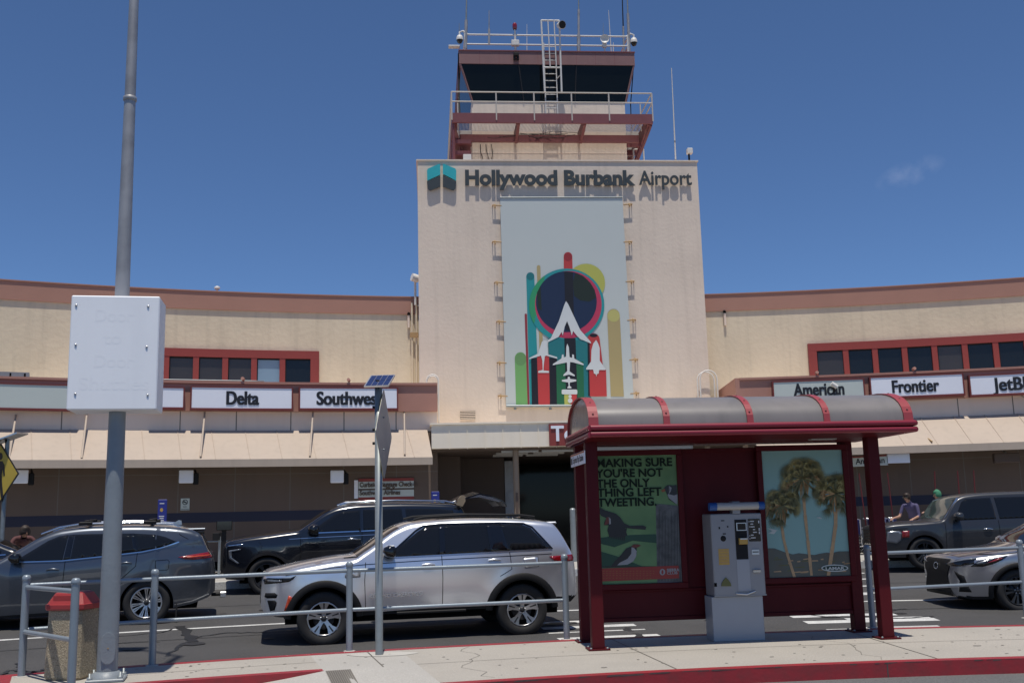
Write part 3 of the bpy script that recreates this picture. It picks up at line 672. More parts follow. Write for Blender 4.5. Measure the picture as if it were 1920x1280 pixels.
for k in range(3): m=MB(); m.tube([TT.p(x0+.3+k*.2+q.random()*.05*i,2.36,zk0-.2-(zk0-zt-.3)*i/5) for i in range(6)],.012,'black_plastic',5); m.build('cable',TW)
m=MB(); m.tube([TT.p(gx0-.05,VR+.2,zb1),TT.p(gx0-.06,VR+.2,zg0),TT.p(wx0+.3,VK+.3,zk1)],.03,'black_plastic',6); m.build('cable',TW); m=MB()
m.tube([TT.p(gx1+.02,VR,zb1-.3),TT.p(gx1-.12,VR+.3,zg0),TT.p(gx1-.2,VR,zk1)],.02,'black_plastic',6)
m.build('cable',TW)
# roof rails, ladder
VQ=VR+.05; zq0=zb1+.04; zqa=tz(945,66,VQ); zqb=tz(945,84,VQ); qx0=TT.hit(872,75,VQ)[0]; qx1=TT.hit(1177,75,VQ)[0]
m=MB()
for z_ in (zqa,zqb):
    for (a,b) in (((qx0,VQ),(qx1,VQ)),((qx0,VQ),(qx0,B1)),((qx1,VQ),(qx1,B1)),((qx0,B1),(qx1,B1))): m.tube([TT.p(a[0],a[1],z_),TT.p(b[0],b[1],z_)],.032,'white_paint',8)
for u,v in ((qx0,VQ),(qx1,VQ),(qx0,B1),(qx1,B1),(TT.hit(966,80,VQ)[0],VQ),(TT.hit(1085,80,VQ)[0],VQ)): m.tube([TT.p(u,v,zq0),TT.p(u,v,zqa+.05)],.045,'white_paint',8)
m.build('roof_railing',TW)
LA=thing('caged_ladder','white steel ladder with hoop cage up the cab front to the roof','ladder',TT.p(TT.hit(1033,120,VR)[0],VR-.4,zk1))
m=MB(); v=VR-.45
la,lb=TT.hit(1017,110,v)[0],TT.hit(1051,110,v)[0]; zl1=tz(1033,39,v); zl0=tz(1033,172,v); zmid=tz(1033,127,v)
for u in (la,lb): m.tube([TT.p(u+(.05 if u==la else 0),v,zl0),TT.p(u,v,zl1)],.035,'white_paint',8)
m.tube([TT.p(la,v,zl1),TT.p(lb,v,zl1)],.035,'white_paint',8); m.tube([TT.p(la+.03,v,zmid),TT.p(lb,v,zmid)],.03,'white_paint',8)
for f in (.36,.7): m.tube([TT.p(la+(lb-la)*f,v-.05,zl1),TT.p(la+(lb-la)*f+.03,v-.05,zmid)],.022,'white_paint',6)
m.build('cage',LA)
m=MB(); l2,l3=TT.hit(1021,130,v+.3)[0],TT.hit(1043,130,v+.3)[0]
for u in (l2,l3): m.tube([TT.p(u,v+.3,zk1),TT.p(u,v+.3,zb1+.3)],.022,'white_paint',6)
z_=zk1+.2
while z_<zb1+.2: m.tube([TT.p(l2,v+.3,z_),TT.p(l3,v+.3,z_)],.016,'white_paint',6); z_+=.27
m.tube([TT.p(l3,v+.3,tz(1045,142,v)),TT.p(lb,v,tz(1050,140,v))],.02,'white_paint',6)
m.build('rungs',LA)
# roof equipment
def antenna(x,ytop,ybase,v,lab,r=.02,mt='galv',fat=None,name='whip_antenna',grp='whip antennas on the tower',x2=None):
    u=TT.hit(x,ybase,v)[0]; u2=TT.hit(x2 if x2 else x,max(ytop,-140),v)[0]; zt_,zb_=tz(x,ytop,v),tz(x,ybase,v); m=MB()
    m.tube([TT.p(u,v,zb_),TT.p(u2,v,zt_)],r,mt,6,r*.45)
    if fat:
        for f0,f1,rr_ in fat: m.tube([TT.p(u+(u2-u)*f0,v,zb_+(zt_-zb_)*f0),TT.p(u+(u2-u)*f1,v,zb_+(zt_-zb_)*f1)],rr_,'bare_pole',8)
    return tag(m.build(name),lab,'antenna',grp)
antenna(873,-60,92,VQ,'tall grey whip antenna at the left end of the cab roof',.04,fat=[(0,.35,.06)],x2=876)
antenna(861,44,64,VQ+.4,'short thin whip antenna left of the roof rail',.018)
antenna(917,20,84,VQ,'grey whip antenna fixed to the roof rail, left of the red beacon',.028,'bare_pole',fat=[(0,.45,.045)])
antenna(988,46,98,VQ+.5,'thin white rod antenna between red beacon and ladder',.018,'white_paint')
antenna(1085,-60,98,VQ,'thick grey antenna mast on the roof rail right of the ladder',.035,fat=[(.0,.2,.07),(.2,.5,.045)])
antenna(1131,44,64,VQ,'short whip antenna over the small white dish',.012)
antenna(1146,20,98,VQ+.5,'slim white rod antenna leaning near the right roof corner',.022,'white_paint',x2=1141)
antenna(1150,80,98,VQ+.3,'stub white rod antenna near the right roof corner',.022,'white_paint')
antenna(1170,-60,98,VQ+.3,'dark wired antenna mast at the right roof corner',.03,'black_plastic',fat=[(.0,.3,.04)],x2=1165)
antenna(1180,-60,98,VQ,'grey antenna mast at the outer right roof corner',.04,fat=[(0,.45,.055)],x2=1174)
antenna(1267,128,303,1.0,'tall white whip antenna on the tower shoulder, right of the cab',.03,'white_paint',fat=[(0,.02,.04),(.2,.22,.03)],x2=1259)
def dome(x,y,lab,sx_):
    u=TT.hit(x,y,VQ)[0]; z_=tz(x,y,VQ); r=thing('dome_camera',lab,'camera',TT.p(u,VQ,z_),group='dome cameras on the cab roof corners')
    m=MB(); m.lathe([(.0,.16),(.09,.14),(.13,.05),(.13,-.04)],'white_paint',TT.p(u,VQ,z_),n=14); m.tube([TT.p(u,VQ,z_+.14),TT.p(u,VQ,z_+.28),TT.p(u-sx_*.12,VQ,z_+.33),TT.p(u-sx_*.3,VQ,z_+.2)],.035,'white_paint',8); m.build('housing',r)
    m=MB(); m.lathe([(.12,-.04),(.10,-.12),(.05,-.17),(0,-.18)],'black_gloss',TT.p(u,VQ,z_),n=14); m.build('dome',r)
dome(862,74,'white dome camera on the left corner of the cab roof',-1); dome(1188.5,79,'white dome camera on the right corner of the cab roof',1)
r=thing('obstruction_beacon','red obstruction light on a white post on the cab roof','beacon',TT.p(TT.hit(966,90,VQ)[0],VQ,zq0))
u=TT.hit(966,90,VQ)[0]; m=MB(); m.tube([TT.p(u,VQ-.05,zq0),TT.p(u,VQ-.05,tz(966,57,VQ))],.03,'white_paint',8); m.box(u-.15,u+.15,VQ-.15,VQ+.02,tz(966,88,VQ),tz(966,78,VQ),'white_paint',TT,.02); m.build('post',r)
m=MB(); m.lathe([(.07,0),(.09,.05),(.09,.2),(.05,.26),(0,.28)],'lamp_red',TT.p(u,VQ-.05,tz(966,57,VQ)),n=14); m.build('lens',r)
r=thing('floodlight','round white floodlight clamped to the ladder top on the cab roof','light',TT.p(TT.hit(1053,47,VR-.5)[0],VR-.5,tz(1053,47,VR-.5)))
u=TT.hit(1053,47,VR-.6)[0]; z_=tz(1053,47,VR-.6); a=TT.p(u,VR-.6,z_); d=Vector((.35,-.7,-.25)).normalized(); m=MB(); m.tube([a-d*.2,a+d*.05],.11,'white_paint',14,.16); m.tube([a-d*.15,TT.p(lb,VR-.45,z_-.15)],.03,'black_plastic',8); m.build('housing',r); m=MB(); m.tube([a+d*.045,a+d*.07],.14,'glass_dark',14); m.build('lens',r)
u=TT.hit(1133,76,VQ)[0]; z_=tz(1133,76,VQ); m=MB(); m.lathe([(0,.02),(.12,.0),(.17,-.05)],'white_paint',TT.p(u,VQ-.1,z_),ax='Y',n=16); m.box(u-.08,u+.08,VQ-.06,VQ+.06,z_-.3,z_+.2,'white_paint',TT,.02); m.tube([TT.p(u,VQ,zq0),TT.p(u,VQ,z_)],.03,'white_paint',8)
tag(m.build('dish_antenna'),'small white dish antenna on the cab roof rail','antenna')
u=TT.hit(967,103,VR)[0]; z_=tz(967,103,VR-.15); m=MB(); m.box(u-.1,u+.1,VR-.22,VR-.07,z_-.06,z_+.08,'black_plastic',TT,.02); m.tube([TT.p(u-.06,VR-.14,z_-.05),TT.p(u-.06,VR-.14,z_-.2)],.05,'black_plastic',8); m.tube([TT.p(u+.06,VR-.14,z_-.05),TT.p(u+.06,VR-.14,z_-.2)],.05,'black_plastic',8)
tag(m.build('roof_lamp'),'small black twin lamp on the front of the cab roof band','lamp')
u=TT.hit(852,88,VR)[0]; z_=tz(852,88,VR); m=MB(); m.box(u-.22,u+.2,VR-.1,VR+.12,z_-.03,z_+.03,'white_paint',TT,.01); tag(m.build('flood_panel'),'flat pale lamp bar jutting from the left cab roof corner','light')
u=TT.hit(1293,285,.6)[0]; z_=tz(1293,284,.6); m=MB(); m.box(u-.1,u+.1,.5,.7,z_-.1,z_+.1,'white_paint',TT,.02); m.tube([TT.p(u-.03,.6,zt),TT.p(u-.03,.6,z_-.1)],.035,'black_plastic',8); tag(m.build('wireless_box'),'small white wireless box on a black stub at the right tower corner','equipment')
u=TT.hit(876,296,.3)[0]; m=MB(); m.box(u-.14,u+.14,.25,.4,zt+.06,tz(876,290,.3),'white_paint',TT,.015); tag(m.build('junction_box'),'small white junction box on the left tower parapet','equipment')
m=MB(); u0=TT.hit(1188,290,3)[0]; u1=TT.hit(1207,290,3)[0]; z1=tz(1198,280,3)
for u in (u0,u1,(u0+u1)/2): m.tube([TT.p(u,3,zt),TT.p(u,3,z1)],.03,'white_paint',6)
for k in range(3): m.tube([TT.p(u0,3,zt+.1+.3*k),TT.p(u1,3,zt+.1+.3*k)],.022,'white_paint',6)
m.tube([TT.p(u0,3,z1),TT.p(u1,3,z1)],.03,'white_paint',6); tag(m.build('roof_ladder'),'short white ladder hoop on the tower roof right of the shaft','ladder')
# name over the banner: stand-off letters and the split winged emblem
VL=-.13
NA=thing('tower_name_sign','dark raised letters naming the airport with a teal and grey emblem','sign',TT.p(TT.hit(1050,340)[0],-.1,tz(1050,348)))
m=MB(); zb_=tz(955,345.5,VL); H=tz(955,319.5,VL)-zb_; sz=H/.70
w1=TT.hit(1190,340,VL)[0]-TT.hit(871,340,VL)[0]; w2=TT.hit(1298,340,VL)[0]-TT.hit(1199,340,VL)[0]; zb2=tz(1248,347.5,VL)
text(m,'Hollywood Burbank',TT.p(TT.hit(871,340,VL)[0],VL+.05,zb_),TT.u,UZ,sz,'letter_grey',.05,.032,'LEFT',width=w1); text(m,'Airport',TT.p(TT.hit(1199,340,VL)[0],VL+.05,zb_),TT.u,UZ,sz,'letter_grey',.05,.012,'LEFT',width=w2); m.build('lettering',NA)
def quadpts(pts,v): return [TT.p(TT.hit(x,y,v)[0],v,TT.hit(x,y,v)[1]) for x,y in pts]
Zq=lambda X,Y:(760+X/3.283,Y/3.283)
for side in ('l','r'):
    L=[(133,1050),(140,1038),(210,1008),(215,1012),(215,1075),(135,1112)] if side=='l' else [(314,1052),(308,1038),(236,1008),(231,1012),(231,1070),(312,1112)]
    K=[(133,1117),(215,1082),(215,1148),(160,1170),(150,1171),(138,1160)] if side=='l' else [(313,1119),(231,1078),(231,1148),(290,1170),(298,1170),(310,1158)]
    for pts,mt in ((L,'logo_teal'),(K,'letter_grey')):
        m=MB(); m.prism(quadpts([Zq(*p) for p in pts],VL),TT.v*.05,mt); o=m.build('emblem_wing',NA); 
# ---- banner on the tower
VBn=-.14
BN=thing('tower_banner','tall pale banner of white aircraft silhouettes and coloured bars on the tower front','banner',TT.p(TT.hit(1060,760,VBn)[0],VBn,tz(1060,760,VBn)))
Zb=lambda X,Y:(900+X/2.9765,360+Y/2.9765)
def bp(X,Y,v): x,y=Zb(X,Y); u,z=TT.hit(x,y,v); return TT.p(u,v,z)
m=MB(); cr=[(112,32),(795,30),(860,1190),(146,1194)]; q=[bp(X,Y,VBn) for X,Y in cr]; m.prism(q,TT.v*.02,'banner_bg'); m.build('sheet',BN)
m=MB(); m.tube([q[0],q[1]],.03,'galv',6); m.build('rail',BN); m=MB(); m.tube([q[3]-TT.v*.02,q[2]-TT.v*.02],.045,'galv',8); m.build('rail',BN)
ART={}
for n_,c in dict(b_green=(.17,.40,.13),b_green2=(.14,.30,.11),b_dred=(.27,.03,.045),b_teal=(.02,.28,.30),b_teal2=(.015,.17,.19),b_tan=(.42,.34,.16),b_tan2=(.50,.47,.16),b_red=(.48,.045,.045),b_red2=(.30,.025,.03),b_yel=(.45,.46,.10),b_mag=(.48,.04,.10),b_navy=(.008,.022,.065),b_olive=(.012,.022,.014),b_black=(.008,.008,.014),b_ring=(.03,.30,.13),b_dkgreen=(.015,.13,.055),b_white=(.62,.66,.67)).items(): mat(n_,c,.5)
art=MB(); LV=[0]
def shape(pts,m_):
    LV[0]+=1; v=VBn-.002-.0012*LV[0]; art.poly([bp(X,Y,v) for X,Y in pts],m_)
def bar(x0,x1,yt,yb,m_,xb0=None,xb1=None,rnd=True):
    xb0=x0 if xb0 is None else xb0; xb1=x1 if xb1 is None else xb1; c=(x0+x1)/2; r=(x1-x0)/2
    top=[(c-r*math.cos(a),yt+r-r*math.sin(a)) for a in [math.pi*i/10 for i in range(11)]] if rnd else [(x0,yt),(x1,yt)]
    shape(top+[(xb1,yb),(xb0,yb)],m_)
def disc(cx,cy,r,m_,ry=None,a0=0,a1=360,n=48): shape([(cx+r*math.cos(math.radians(a0+(a1-a0)*i/n)),cy+(ry or r)*math.sin(math.radians(a0+(a1-a0)*i/n))) for i in range(n if a1-a0==360 else n+1)],m_)
YB=1190
bar(194,258,893,YB,'b_green',201,266); disc(226,932,32,'b_green2',36); 
bar(258,303,449,YB,'b_teal',278,330); disc(281,470,22,'b_teal2',22)
bar(249,262,678,YB,'b_dred',266,277); bar(317,337,408,880,'b_tan',332,352)
bar(710,780,652,1140,'b_tan',730,803); disc(746,690,34,'b_tan2',34)
bar(467,515,335,640,'b_red',470,522); disc(491,362,23,'b_red2',23)
disc(592,508,106,'b_yel',108)
disc(484,632,210,'b_teal',205); disc(484,632,210,'b_ring',205,150,235,24); disc(493,628,186,'b_mag',188)
disc(482,612,170,'b_navy',170); shape([(533,450),(575,468),(615,505),(640,545),(648,590),(610,612),(560,605),(525,580),(518,500)],'b_olive'); shape([(318,560),(338,525),(345,660),(325,650)],'b_olive'); shape([(470,444),(518,446),(526,770),(478,770)],'b_black')
bar(600,668,788,1000,'b_red',606,690); disc(634,800,22,'b_black',10)
shape([(380,815),(600,830),(612,1000),(620,YB),(390,YB)],'b_teal2'); shape([(285,925),(430,925),(432,YB),(290,YB)],'b_black'); shape([(318,905),(385,905),(390,YB),(327,YB)],'b_red')
shape([(425,950),(577,945),(582,YB),(430,YB)],'b_dkgreen'); shape([(470,815),(533,815),(543,1120),(545,YB),(482,YB)],'b_black'); shape([(600,842),(612,842),(618,1138),(604,1138)],'b_black')
shape([(610,994),(703,990),(708,1140),(614,1140)],'b_red')
shape([(470,1125),(502,1125),(505,YB),(472,YB)],'b_yel'); shape([(505,1125),(540,1125),(540,1160),(507,YB)],'b_red')
shape([(480,608),(492,625),(560,770),(618,835),(620,845),(560,820),(540,800),(520,775),(512,800),(500,755),(486,720),(473,750),(462,800),(455,780),(438,808),(375,840),(380,825),(395,815),(440,720),(470,630)],'b_white')
shape([(345,835),(358,825),(375,830),(380,905),(430,920),(432,930),(370,912),(362,915),(355,970),(354,995),(385,998),(385,1008),(325,1008),(325,998),(350,992),(348,940),(340,912),(275,932),(275,925),(325,900)],'b_white')
shape([(487,845),(496,865),(500,920),(514,925),(514,905),(524,907),(526,928),(578,958),(578,966),(520,950),(503,948),(500,1000),(528,1020),(528,1028),(497,1018),(465,1026),(466,1018),(487,998),(485,950),(405,966),(408,958),(455,928),(457,908),(466,905),(468,922),(480,918),(482,865)],'b_white')
shape([(490,1030),(500,1030),(503,1042),(537,1046),(537,1055),(502,1062),(500,1080),(510,1088),(510,1094),(488,1094),(488,1088),(495,1080),(492,1062),(457,1056),(457,1048),(490,1042)],'b_white')
shape([(456,1104),(462,1101),(538,1101),(543,1106),(543,1126),(538,1128),(462,1128),(456,1124)],'b_white'); disc(503,1140,9,'b_white',10); disc(503,1163,13,'b_white',13)
shape([(648,825),(660,845),(668,870),(668,940),(700,985),(700,992),(665,992),(662,1012),(652,1015),(650,1030),(646,1015),(636,1012),(632,990),(592,990),(594,980),(620,945),(622,880),(632,845)],'b_white')
art.build('artwork',BN,fix=False)
for (xs,ys) in (((928,928,932,936,937,939,941),(386,454,530,603,680,742,742)),((1180,1180,1184,1187,1191,1193,1195),(384,454,528,600,674,737,737))):
    for x,y in list(zip(xs,ys))[:6]:
        u,z_=TT.hit(x,y,-.05); s_=1 if x<1000 else -1; m=MB(); m.tube([TT.p(u-.08*s_,0,z_),TT.p(u-.08*s_,-.13,z_),TT.p(u+.22*s_,-.13,z_-.02)],.022,'brass',6); m.tube([TT.p(u,-.02,z_+.06),TT.p(u,-.1,z_-.08)],.022,'brass',6); m.build('bracket',BN)
for X in (196,392,560): m=MB(); a=bp(X,1200,-.1); m.tube([a,a+TT.v*.1],.03,'galv',6); m.tube([a,a-Vector((0,0,.08))],.045,'galv',8); m.build('bracket',BN)
u,z_=TT.hit(877,778); m=MB(); w_=.25; z0,z1=tz(877,787),tz(877,769)
m.box(u-w_,u+w_,-.012,-.002,z0,z1,'dark_hole',TT)
for k in range(6): zz=z0+(z1-z0)*k/5.6; m.box(u-w_,u+w_,-.05,-.014,zz,zz+.03,'stucco_pink',TT)
tag(m.build('wall_louvre'),'small five slot air louvre low on the tower front','vent')
for x0,x1,yt,lab in ((800,822,702,'white hoop handrail of a roof ladder beside the left fascia end'),(1313,1345,694,'white hoop handrail of a roof ladder right of the tower')):
    v=-.5; m=MB(); u0=TT.hit(x0,720,v)[0]; u1=TT.hit(x1,720,v)[0]; zt_=tz((x0+x1)/2,yt,v); zb_=tz(x1,790,v); h=(u1-u0)/2
    for dv in (0,.35):
        m.tube([TT.p(u0,v+dv,zt_-1.0)]+[TT.p((u0+u1)/2-h*math.cos(a),v+dv,zt_-h+h*math.sin(a)) for a in [math.pi*i/8 for i in range(9)]]+[TT.p(u1,v+dv,zb_)],.025,'white_paint',8)
    tag(m.build('ladder_hoop'),lab,'ladder','white ladder hoops on the low roofs')
# ---- entrance canopy
vC=-3.2
cl=TT.hit(809,815,vC)[0]; cr_=TT.hit(1400,800,vC)[0]; zc1=tz(950,794,vC); zc0=tz(950,838,vC)
EC=thing('entrance_canopy','flat cream metal canopy with a red name panel over the dark terminal entrance','canopy',TT.p((cl+cr_)/2,vC,.31))
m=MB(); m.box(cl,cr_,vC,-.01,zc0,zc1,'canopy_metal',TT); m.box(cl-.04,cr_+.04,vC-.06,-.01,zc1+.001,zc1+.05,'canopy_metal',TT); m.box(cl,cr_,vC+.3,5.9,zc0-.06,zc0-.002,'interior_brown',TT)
for i in range(1,16): u=cl+(cr_-cl)*i/18.; m.box(u-.012,u+.012,vC-.02,vC-.001,zc0-.03,zc1-.002,'canopy_metal',TT)
m.build('roof',EC)
pu=TT.hit(1029,810,vC)[0]; m=MB(); m.box(pu,cr_-1.0,vC-.07,vC-.022,zc0+.01,zc1-.04,'window_red',TT); m.build('name_panel',EC)
m=MB(); text(m,'Terminal B',TT.p(pu+.06,vC-.07,zc0+.16),TT.u,UZ,.63,'sign_white',.03,.015,'LEFT'); m.build('lettering',EC)
m=MB(); u=TT.hit(968,900,vC+.5)[0]; m.tube([TT.p(u,vC+.5,.3),TT.p(u,vC+.5,zc0)],.09,'column_shade_tan',14); m.box(u-.04,u+.04,vC+.385,vC+.4,1.7,2.3,'interior_brown',TT); m.build('column',EC)
m=MB(); u=TT.hit(1330,900,vC+.5)[0]; m.tube([TT.p(u,vC+.5,.3),TT.p(u,vC+.5,zc0)],.09,'column_shade_tan',14); m.build('column',EC)
for v,(xa,xb),(xc,xd) in ((vC+.5,(940,1010),(1016,1078)),(vC+1.5,(930,990),(1000,1058)),(vC+2.5,(924,980),(986,1046))):
    for a,b in ((xa,xb),(xc,xd)):
        m=MB(); u0=TT.hit(a,845,v)[0]; u1=TT.hit(b,845,v)[0]; m.box(u0,u1,v,v+.16,zc0-.13,zc0-.062,'tube_white',TT,.01); m.build('light_fitting',EC)
# inside the entrance: side wall, door leaf, dark glass
EN=thing('entrance_hall','deep shaded entrance lobby with a steel door leaf and black glass under the canopy','entrance',TT.p(0,3,.31))
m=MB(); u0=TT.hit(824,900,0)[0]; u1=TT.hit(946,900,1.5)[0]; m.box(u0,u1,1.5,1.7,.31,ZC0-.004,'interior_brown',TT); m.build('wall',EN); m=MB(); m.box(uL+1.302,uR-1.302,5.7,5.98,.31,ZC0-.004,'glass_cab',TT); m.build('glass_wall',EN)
m=MB(); u1b=TT.hit(963,900,1.5)[0]; m.box(u1+.01,u1b,1.45,1.7,.31,tz(955,864,1.5),'bare_pole',TT); m.build('door',EN)
m=MB(); m.box(uL+1.31,uR-1.31,-.2,5.69,.335,.34,'interior_brown',TT); m.build('floor',EN)
t_,_=chit(1075,1000,42.9); m=MB(); a=A(t_,42.9,0); m.tube([Vector((a.x,a.y,.3)),Vector((a.x,a.y,zc(1075,955,42.9)))],.085,'galv',14); m.lathe([(.085,0),(.06,.04),(0,.055)],'galv',Vector((a.x,a.y,zc(1075,955,42.9))),n=14); tag(m.build('bollard'),'grey steel bollard before the dark entrance beside the shelter','bollard')
# rooftop bits on the left wing
t_,z_=chit(407,546,48.6); m=MB(); m.tube([A(t_,48.6,Z_TOP),A(t_,48.6,Z_TOP+.2)],.03,'white_paint',8); m.lathe([(.08,.2),(.1,.26),(.06,.3),(0,.32)],'white_paint',A(t_,48.6,Z_TOP),n=12); tag(m.build('roof_sensor'),'tiny white sensor on the left wing parapet','sensor')
# ================================================================== things on the island
# ---- lamp post with the blank box sign
pp=G(200,1275)
LP=thing('light_pole','tall tapering grey light pole rising out of the picture through the white box sign','light pole',pp)
def prad(z): return .108-.0068*z if z<8 else .054
zb0=P(205,768,11.15).z
m=MB(); m.lathe([(prad(z),z) for z in (.02,.5,1,1.5,2,zb0+.6)],'grey_pole',pp,n=28); m.build('shaft',LP)
m=MB(); m.lathe([(prad(z)-.001,z) for z in (zb0+.59,4,5,6,6.49)],'bare_pole',pp,n=28); zr_=P(247,186,11.26).z; m.lathe([(prad(zr_)+.001,zr_-.03),(prad(zr_)+.012,zr_-.02),(prad(zr_)+.012,zr_+.02),(prad(zr_),zr_+.03)],'bare_pole',pp,n=24); m.lathe([(prad(z)-.002,z) for z in (6.48,8,10,13.2)],'bare_pole',pp,n=24); m.build('upper_shaft',LP)
m=MB(); f=Frame(pp,.25); m.box(-.19,.19,-.19,.19,0,.035,'grey_pole',f,.01)
for a in (-.15,.15):
    for b in (-.15,.15): m.lathe([(.03,.036),(.03,.06),(.012,.062),(.012,.10),(0,.10)],'galv',f.p(a,b,0),n=8)
m.lathe([(.17,.036),(.15,.075),(.112,.10)],'grey_pole',pp,n=24); m.build('base_plate',LP)
m=MB(); cz=.34
th_=[i*2*math.pi/24 for i in range(24)]
f=Frame(pp,math.atan2(-pp.x,pp.y)*-1*-1)
fx=Frame(pp,-math.atan2(pp.x,pp.y)+.0)
pts=[fx.p(.075*math.cos(a),-.117+.02*(1-abs(math.cos(a)))*0,cz+(.10 if math.sin(a)>0 else -.10)*abs(math.sin(a))+ (0.06 if math.sin(a)>0 else -.06)*(1 if abs(math.sin(a))>.3 else 0)) for a in th_]
m.prism(pts,fx.v*.05,'grey_pole'); m.tube([fx.p(0,-.121,cz),fx.p(0,-.11,cz)],.008,'brass',8); m.build('hand_hole_cover',LP)
m=MB(); m.tube([pp+Vector((0,0,13.1)),pp+Vector((-.3,.25,13.5)),pp+Vector((-.8,.6,13.6))],.035,'galv',8); m.box(pp.x-1.35,pp.x-.7,pp.y+.42,pp.y+.82,13.5,13.66,'galv',None,.03); m.build('lamp_head',LP)
bf=Frame(pp,math.radians(11)); vF,vBk=-.25,.22
b0=bf.hit(123,765,vF); b1=bf.hit(303,556,vF); b2=bf.hit(290,770,vF); b3=bf.hit(135,553,vF)
zB=(b0[1]+b2[1])/2; zT=(b1[1]+b3[1])/2; uA=(b0[0]+b3[0])/2; uB=(b1[0]+b2[0])/2
BS=thing('box_sign','blank white box sign with faded lettering, mounted on the tall grey pole','sign',bf.p((uA+uB)/2,0,zB))
m=MB(); m.box(uA,uB,vF,vBk,zB,zT,'box_white',bf,.012); m.build('casing',BS)
m=MB()
for s_,x,y,w,sz in (('Door',213,602,.40,.19),('to',211,644,.19,.19),('Door',212,688,.41,.20),('Shuttles',213,730,.72,.20)):
    u,z_=bf.hit(x,y,vF); text(m,s_,bf.p(u,vF-.0004,z_),bf.u,UZ,sz,'ghost_letter',.0002,.004,'CENTER',width=w)
m.build('lettering',BS)
m=MB()
for x,y in ((143,572),(278,574),(142,646),(275,650),(141,738),(277,740)):
    u,z_=bf.hit(x,y,vF); m.lathe([(0,-.012),(.011,-.01),(.014,0)],'alu',bf.p(u,vF,z_),ax='Y',n=8); m.box(u-.004,u+.004,vF-.0005,vF-.0002,z_-.028,z_-.012,'bare_pole',bf)
m.build('screws',BS)
# ---- litter bin
pb=G(133,1270); tf=Frame(pb,math.radians(-11)); s=.215
TB=thing('litter_bin','square exposed aggregate litter bin with a red lid, beside the light pole','bin',pb)
def octo(s,c,z): return [tf.p(x,y,z) for x,y in ((-s+c,-s),(s-c,-s),(s,-s+c),(s,s-c),(s-c,s),(-s+c,s),(-s,s-c),(-s,-s+c))]
def stack(mb,rings,m_):
    vs=[p for r in rings for p in r]; n=8; fs=[tuple(range(n-1,-1,-1)),tuple(range((len(rings)-1)*n,len(rings)*n))]
    for k in range(len(rings)-1): fs+=[(k*n+i,k*n+(i+1)%n,k*n+n+(i+1)%n,k*n+n+i) for i in range(n)]
    mb.add(vs,fs,m_)
m=MB(); stack(m,[octo(s-.02,.05,0),octo(s,.055,.03),octo(s-.012,.055,.72),octo(s-.03,.055,.735)],'aggregate'); m.build('body',TB)
m=MB(); stack(m,[octo(s+.012,.06,.728),octo(s+.018,.06,.745),octo(s+.018,.06,.785),octo(s+.005,.06,.79),octo(s-.05,.06,.90),octo(s-.075,.06,.915)],'bin_red'); m.box(-.12,.12,-s+.012,-s+.028,.80,.88,'bin_red',tf); m.build('lid',TB)
# ---- railings
def railing(name_label,posts,rails_to,spur=None,extra=None):
    r=thing('pedestrian_railing',name_label,'railing',posts[0])
    for p in posts+([spur] if spur else []):
        m=MB(); m.lathe([(.041,-.01),(.041,1.03)],'grey_rail',p,n=18); m.lathe([(.041,1.03),(.047,1.035),(.047,1.055),(.044,1.075),(.03,1.092),(0,1.097)],'grey_rail',p,n=18); m.lathe([(.075,0),(.075,.006),(.043,.01)],'kerb_concrete',p,n=18); m.build('post',r)
    for i,z in enumerate((.98,.50)):
        for a,b in zip(posts[:-1],posts[1:]):
            m=MB(); up=Vector((0,0,z)); d=(b-a).normalized()*.04; m.tube([a+up+d,b+up-d],.024,'grey_rail',12); m.build('rail',r)
        if extra is not None: m=MB(); m.tube([posts[-1]+Vector((0,0,z)),extra+Vector((0,0,z))],.024,'grey_rail',12); m.build('rail',r)
        if spur:
            a,b=posts[0],spur; d=(b-a).normalized()*.04; m=MB(); up=Vector((0,0,z-.02)); m.tube([a+up+d,b+up-d],.026,'grey_rail',12); m.build('rail',r)
    return r
railing('grey tubular pedestrian railing along the kerb before the silver car',[G(40,1268),G(285,1247),G(655,1220),G(1063,1198)],2,G(133,1292))
fF=G(1637,1176); fG=G(1926,1158)
railing('grey tubular pedestrian railing at the right of the shelter before the silver grey car',[fF,fG,A(ang(fG)+.15,rad(fG)),A(ang(fG)+.30,rad(fG))],2)
# ---- solar powered warning sign
ps=G(711,1227); zt_=P(706,727,12.79).z
SS=thing('solar_sign_post','thin grey post with a small solar panel and the back of a diamond warning sign','sign post',ps)
m=MB(); m.lathe([(.047,-.01),(.047,zt_),(.0,zt_+.005)],'galv',ps,n=18)
for k in range(60): z=.2+k*.05; m.tube([ps+Vector((.006,-.0445,z)),ps+Vector((.006,-.049,z))],.005,'dark_hole',6) if 0 else None
m.build('post',SS)
cz=P(719,813,12.85).z; ds=Vector((.05,.999,0)).normalized(); o_=ps+Vector((.062,.06,0)); hd=.575
def diam(h,off):
    c=.05; pts=[]
    for k in range(4):
        a=math.pi/2*k; 
        d0=Vector((0,0,0)); v=(ds*math.cos(a)+UZ*math.sin(a)); nx=(ds*-math.sin(a)+UZ*math.cos(a))
        pts+= [v*(h-c)-nx*c, v*(h-c*.35), v*(h-c)+nx*c]
    return [o_+Vector((off,0,cz))+p for p in pts]
m=MB(); m.prism(diam(hd,0),Vector((-.004,0,0)),'sign_back'); m.prism(diam(hd-.01,-.0065),Vector((-.002,0,0)),'sign_yellow'); 
for k in (-.2,.2): m.tube([o_+Vector((-.06,-.06,cz+k)),o_+Vector((.012,-.06,cz+k))],.01,'galv',6)
m.build('warning_sign',SS)
m=MB()
for z in (cz+.33,cz+.05,cz-.12): m.tube([ps+Vector((-.075,0,z)),ps+Vector((-.04,0,z))],.018,'black_plastic',8)
m.build('clamp',SS)
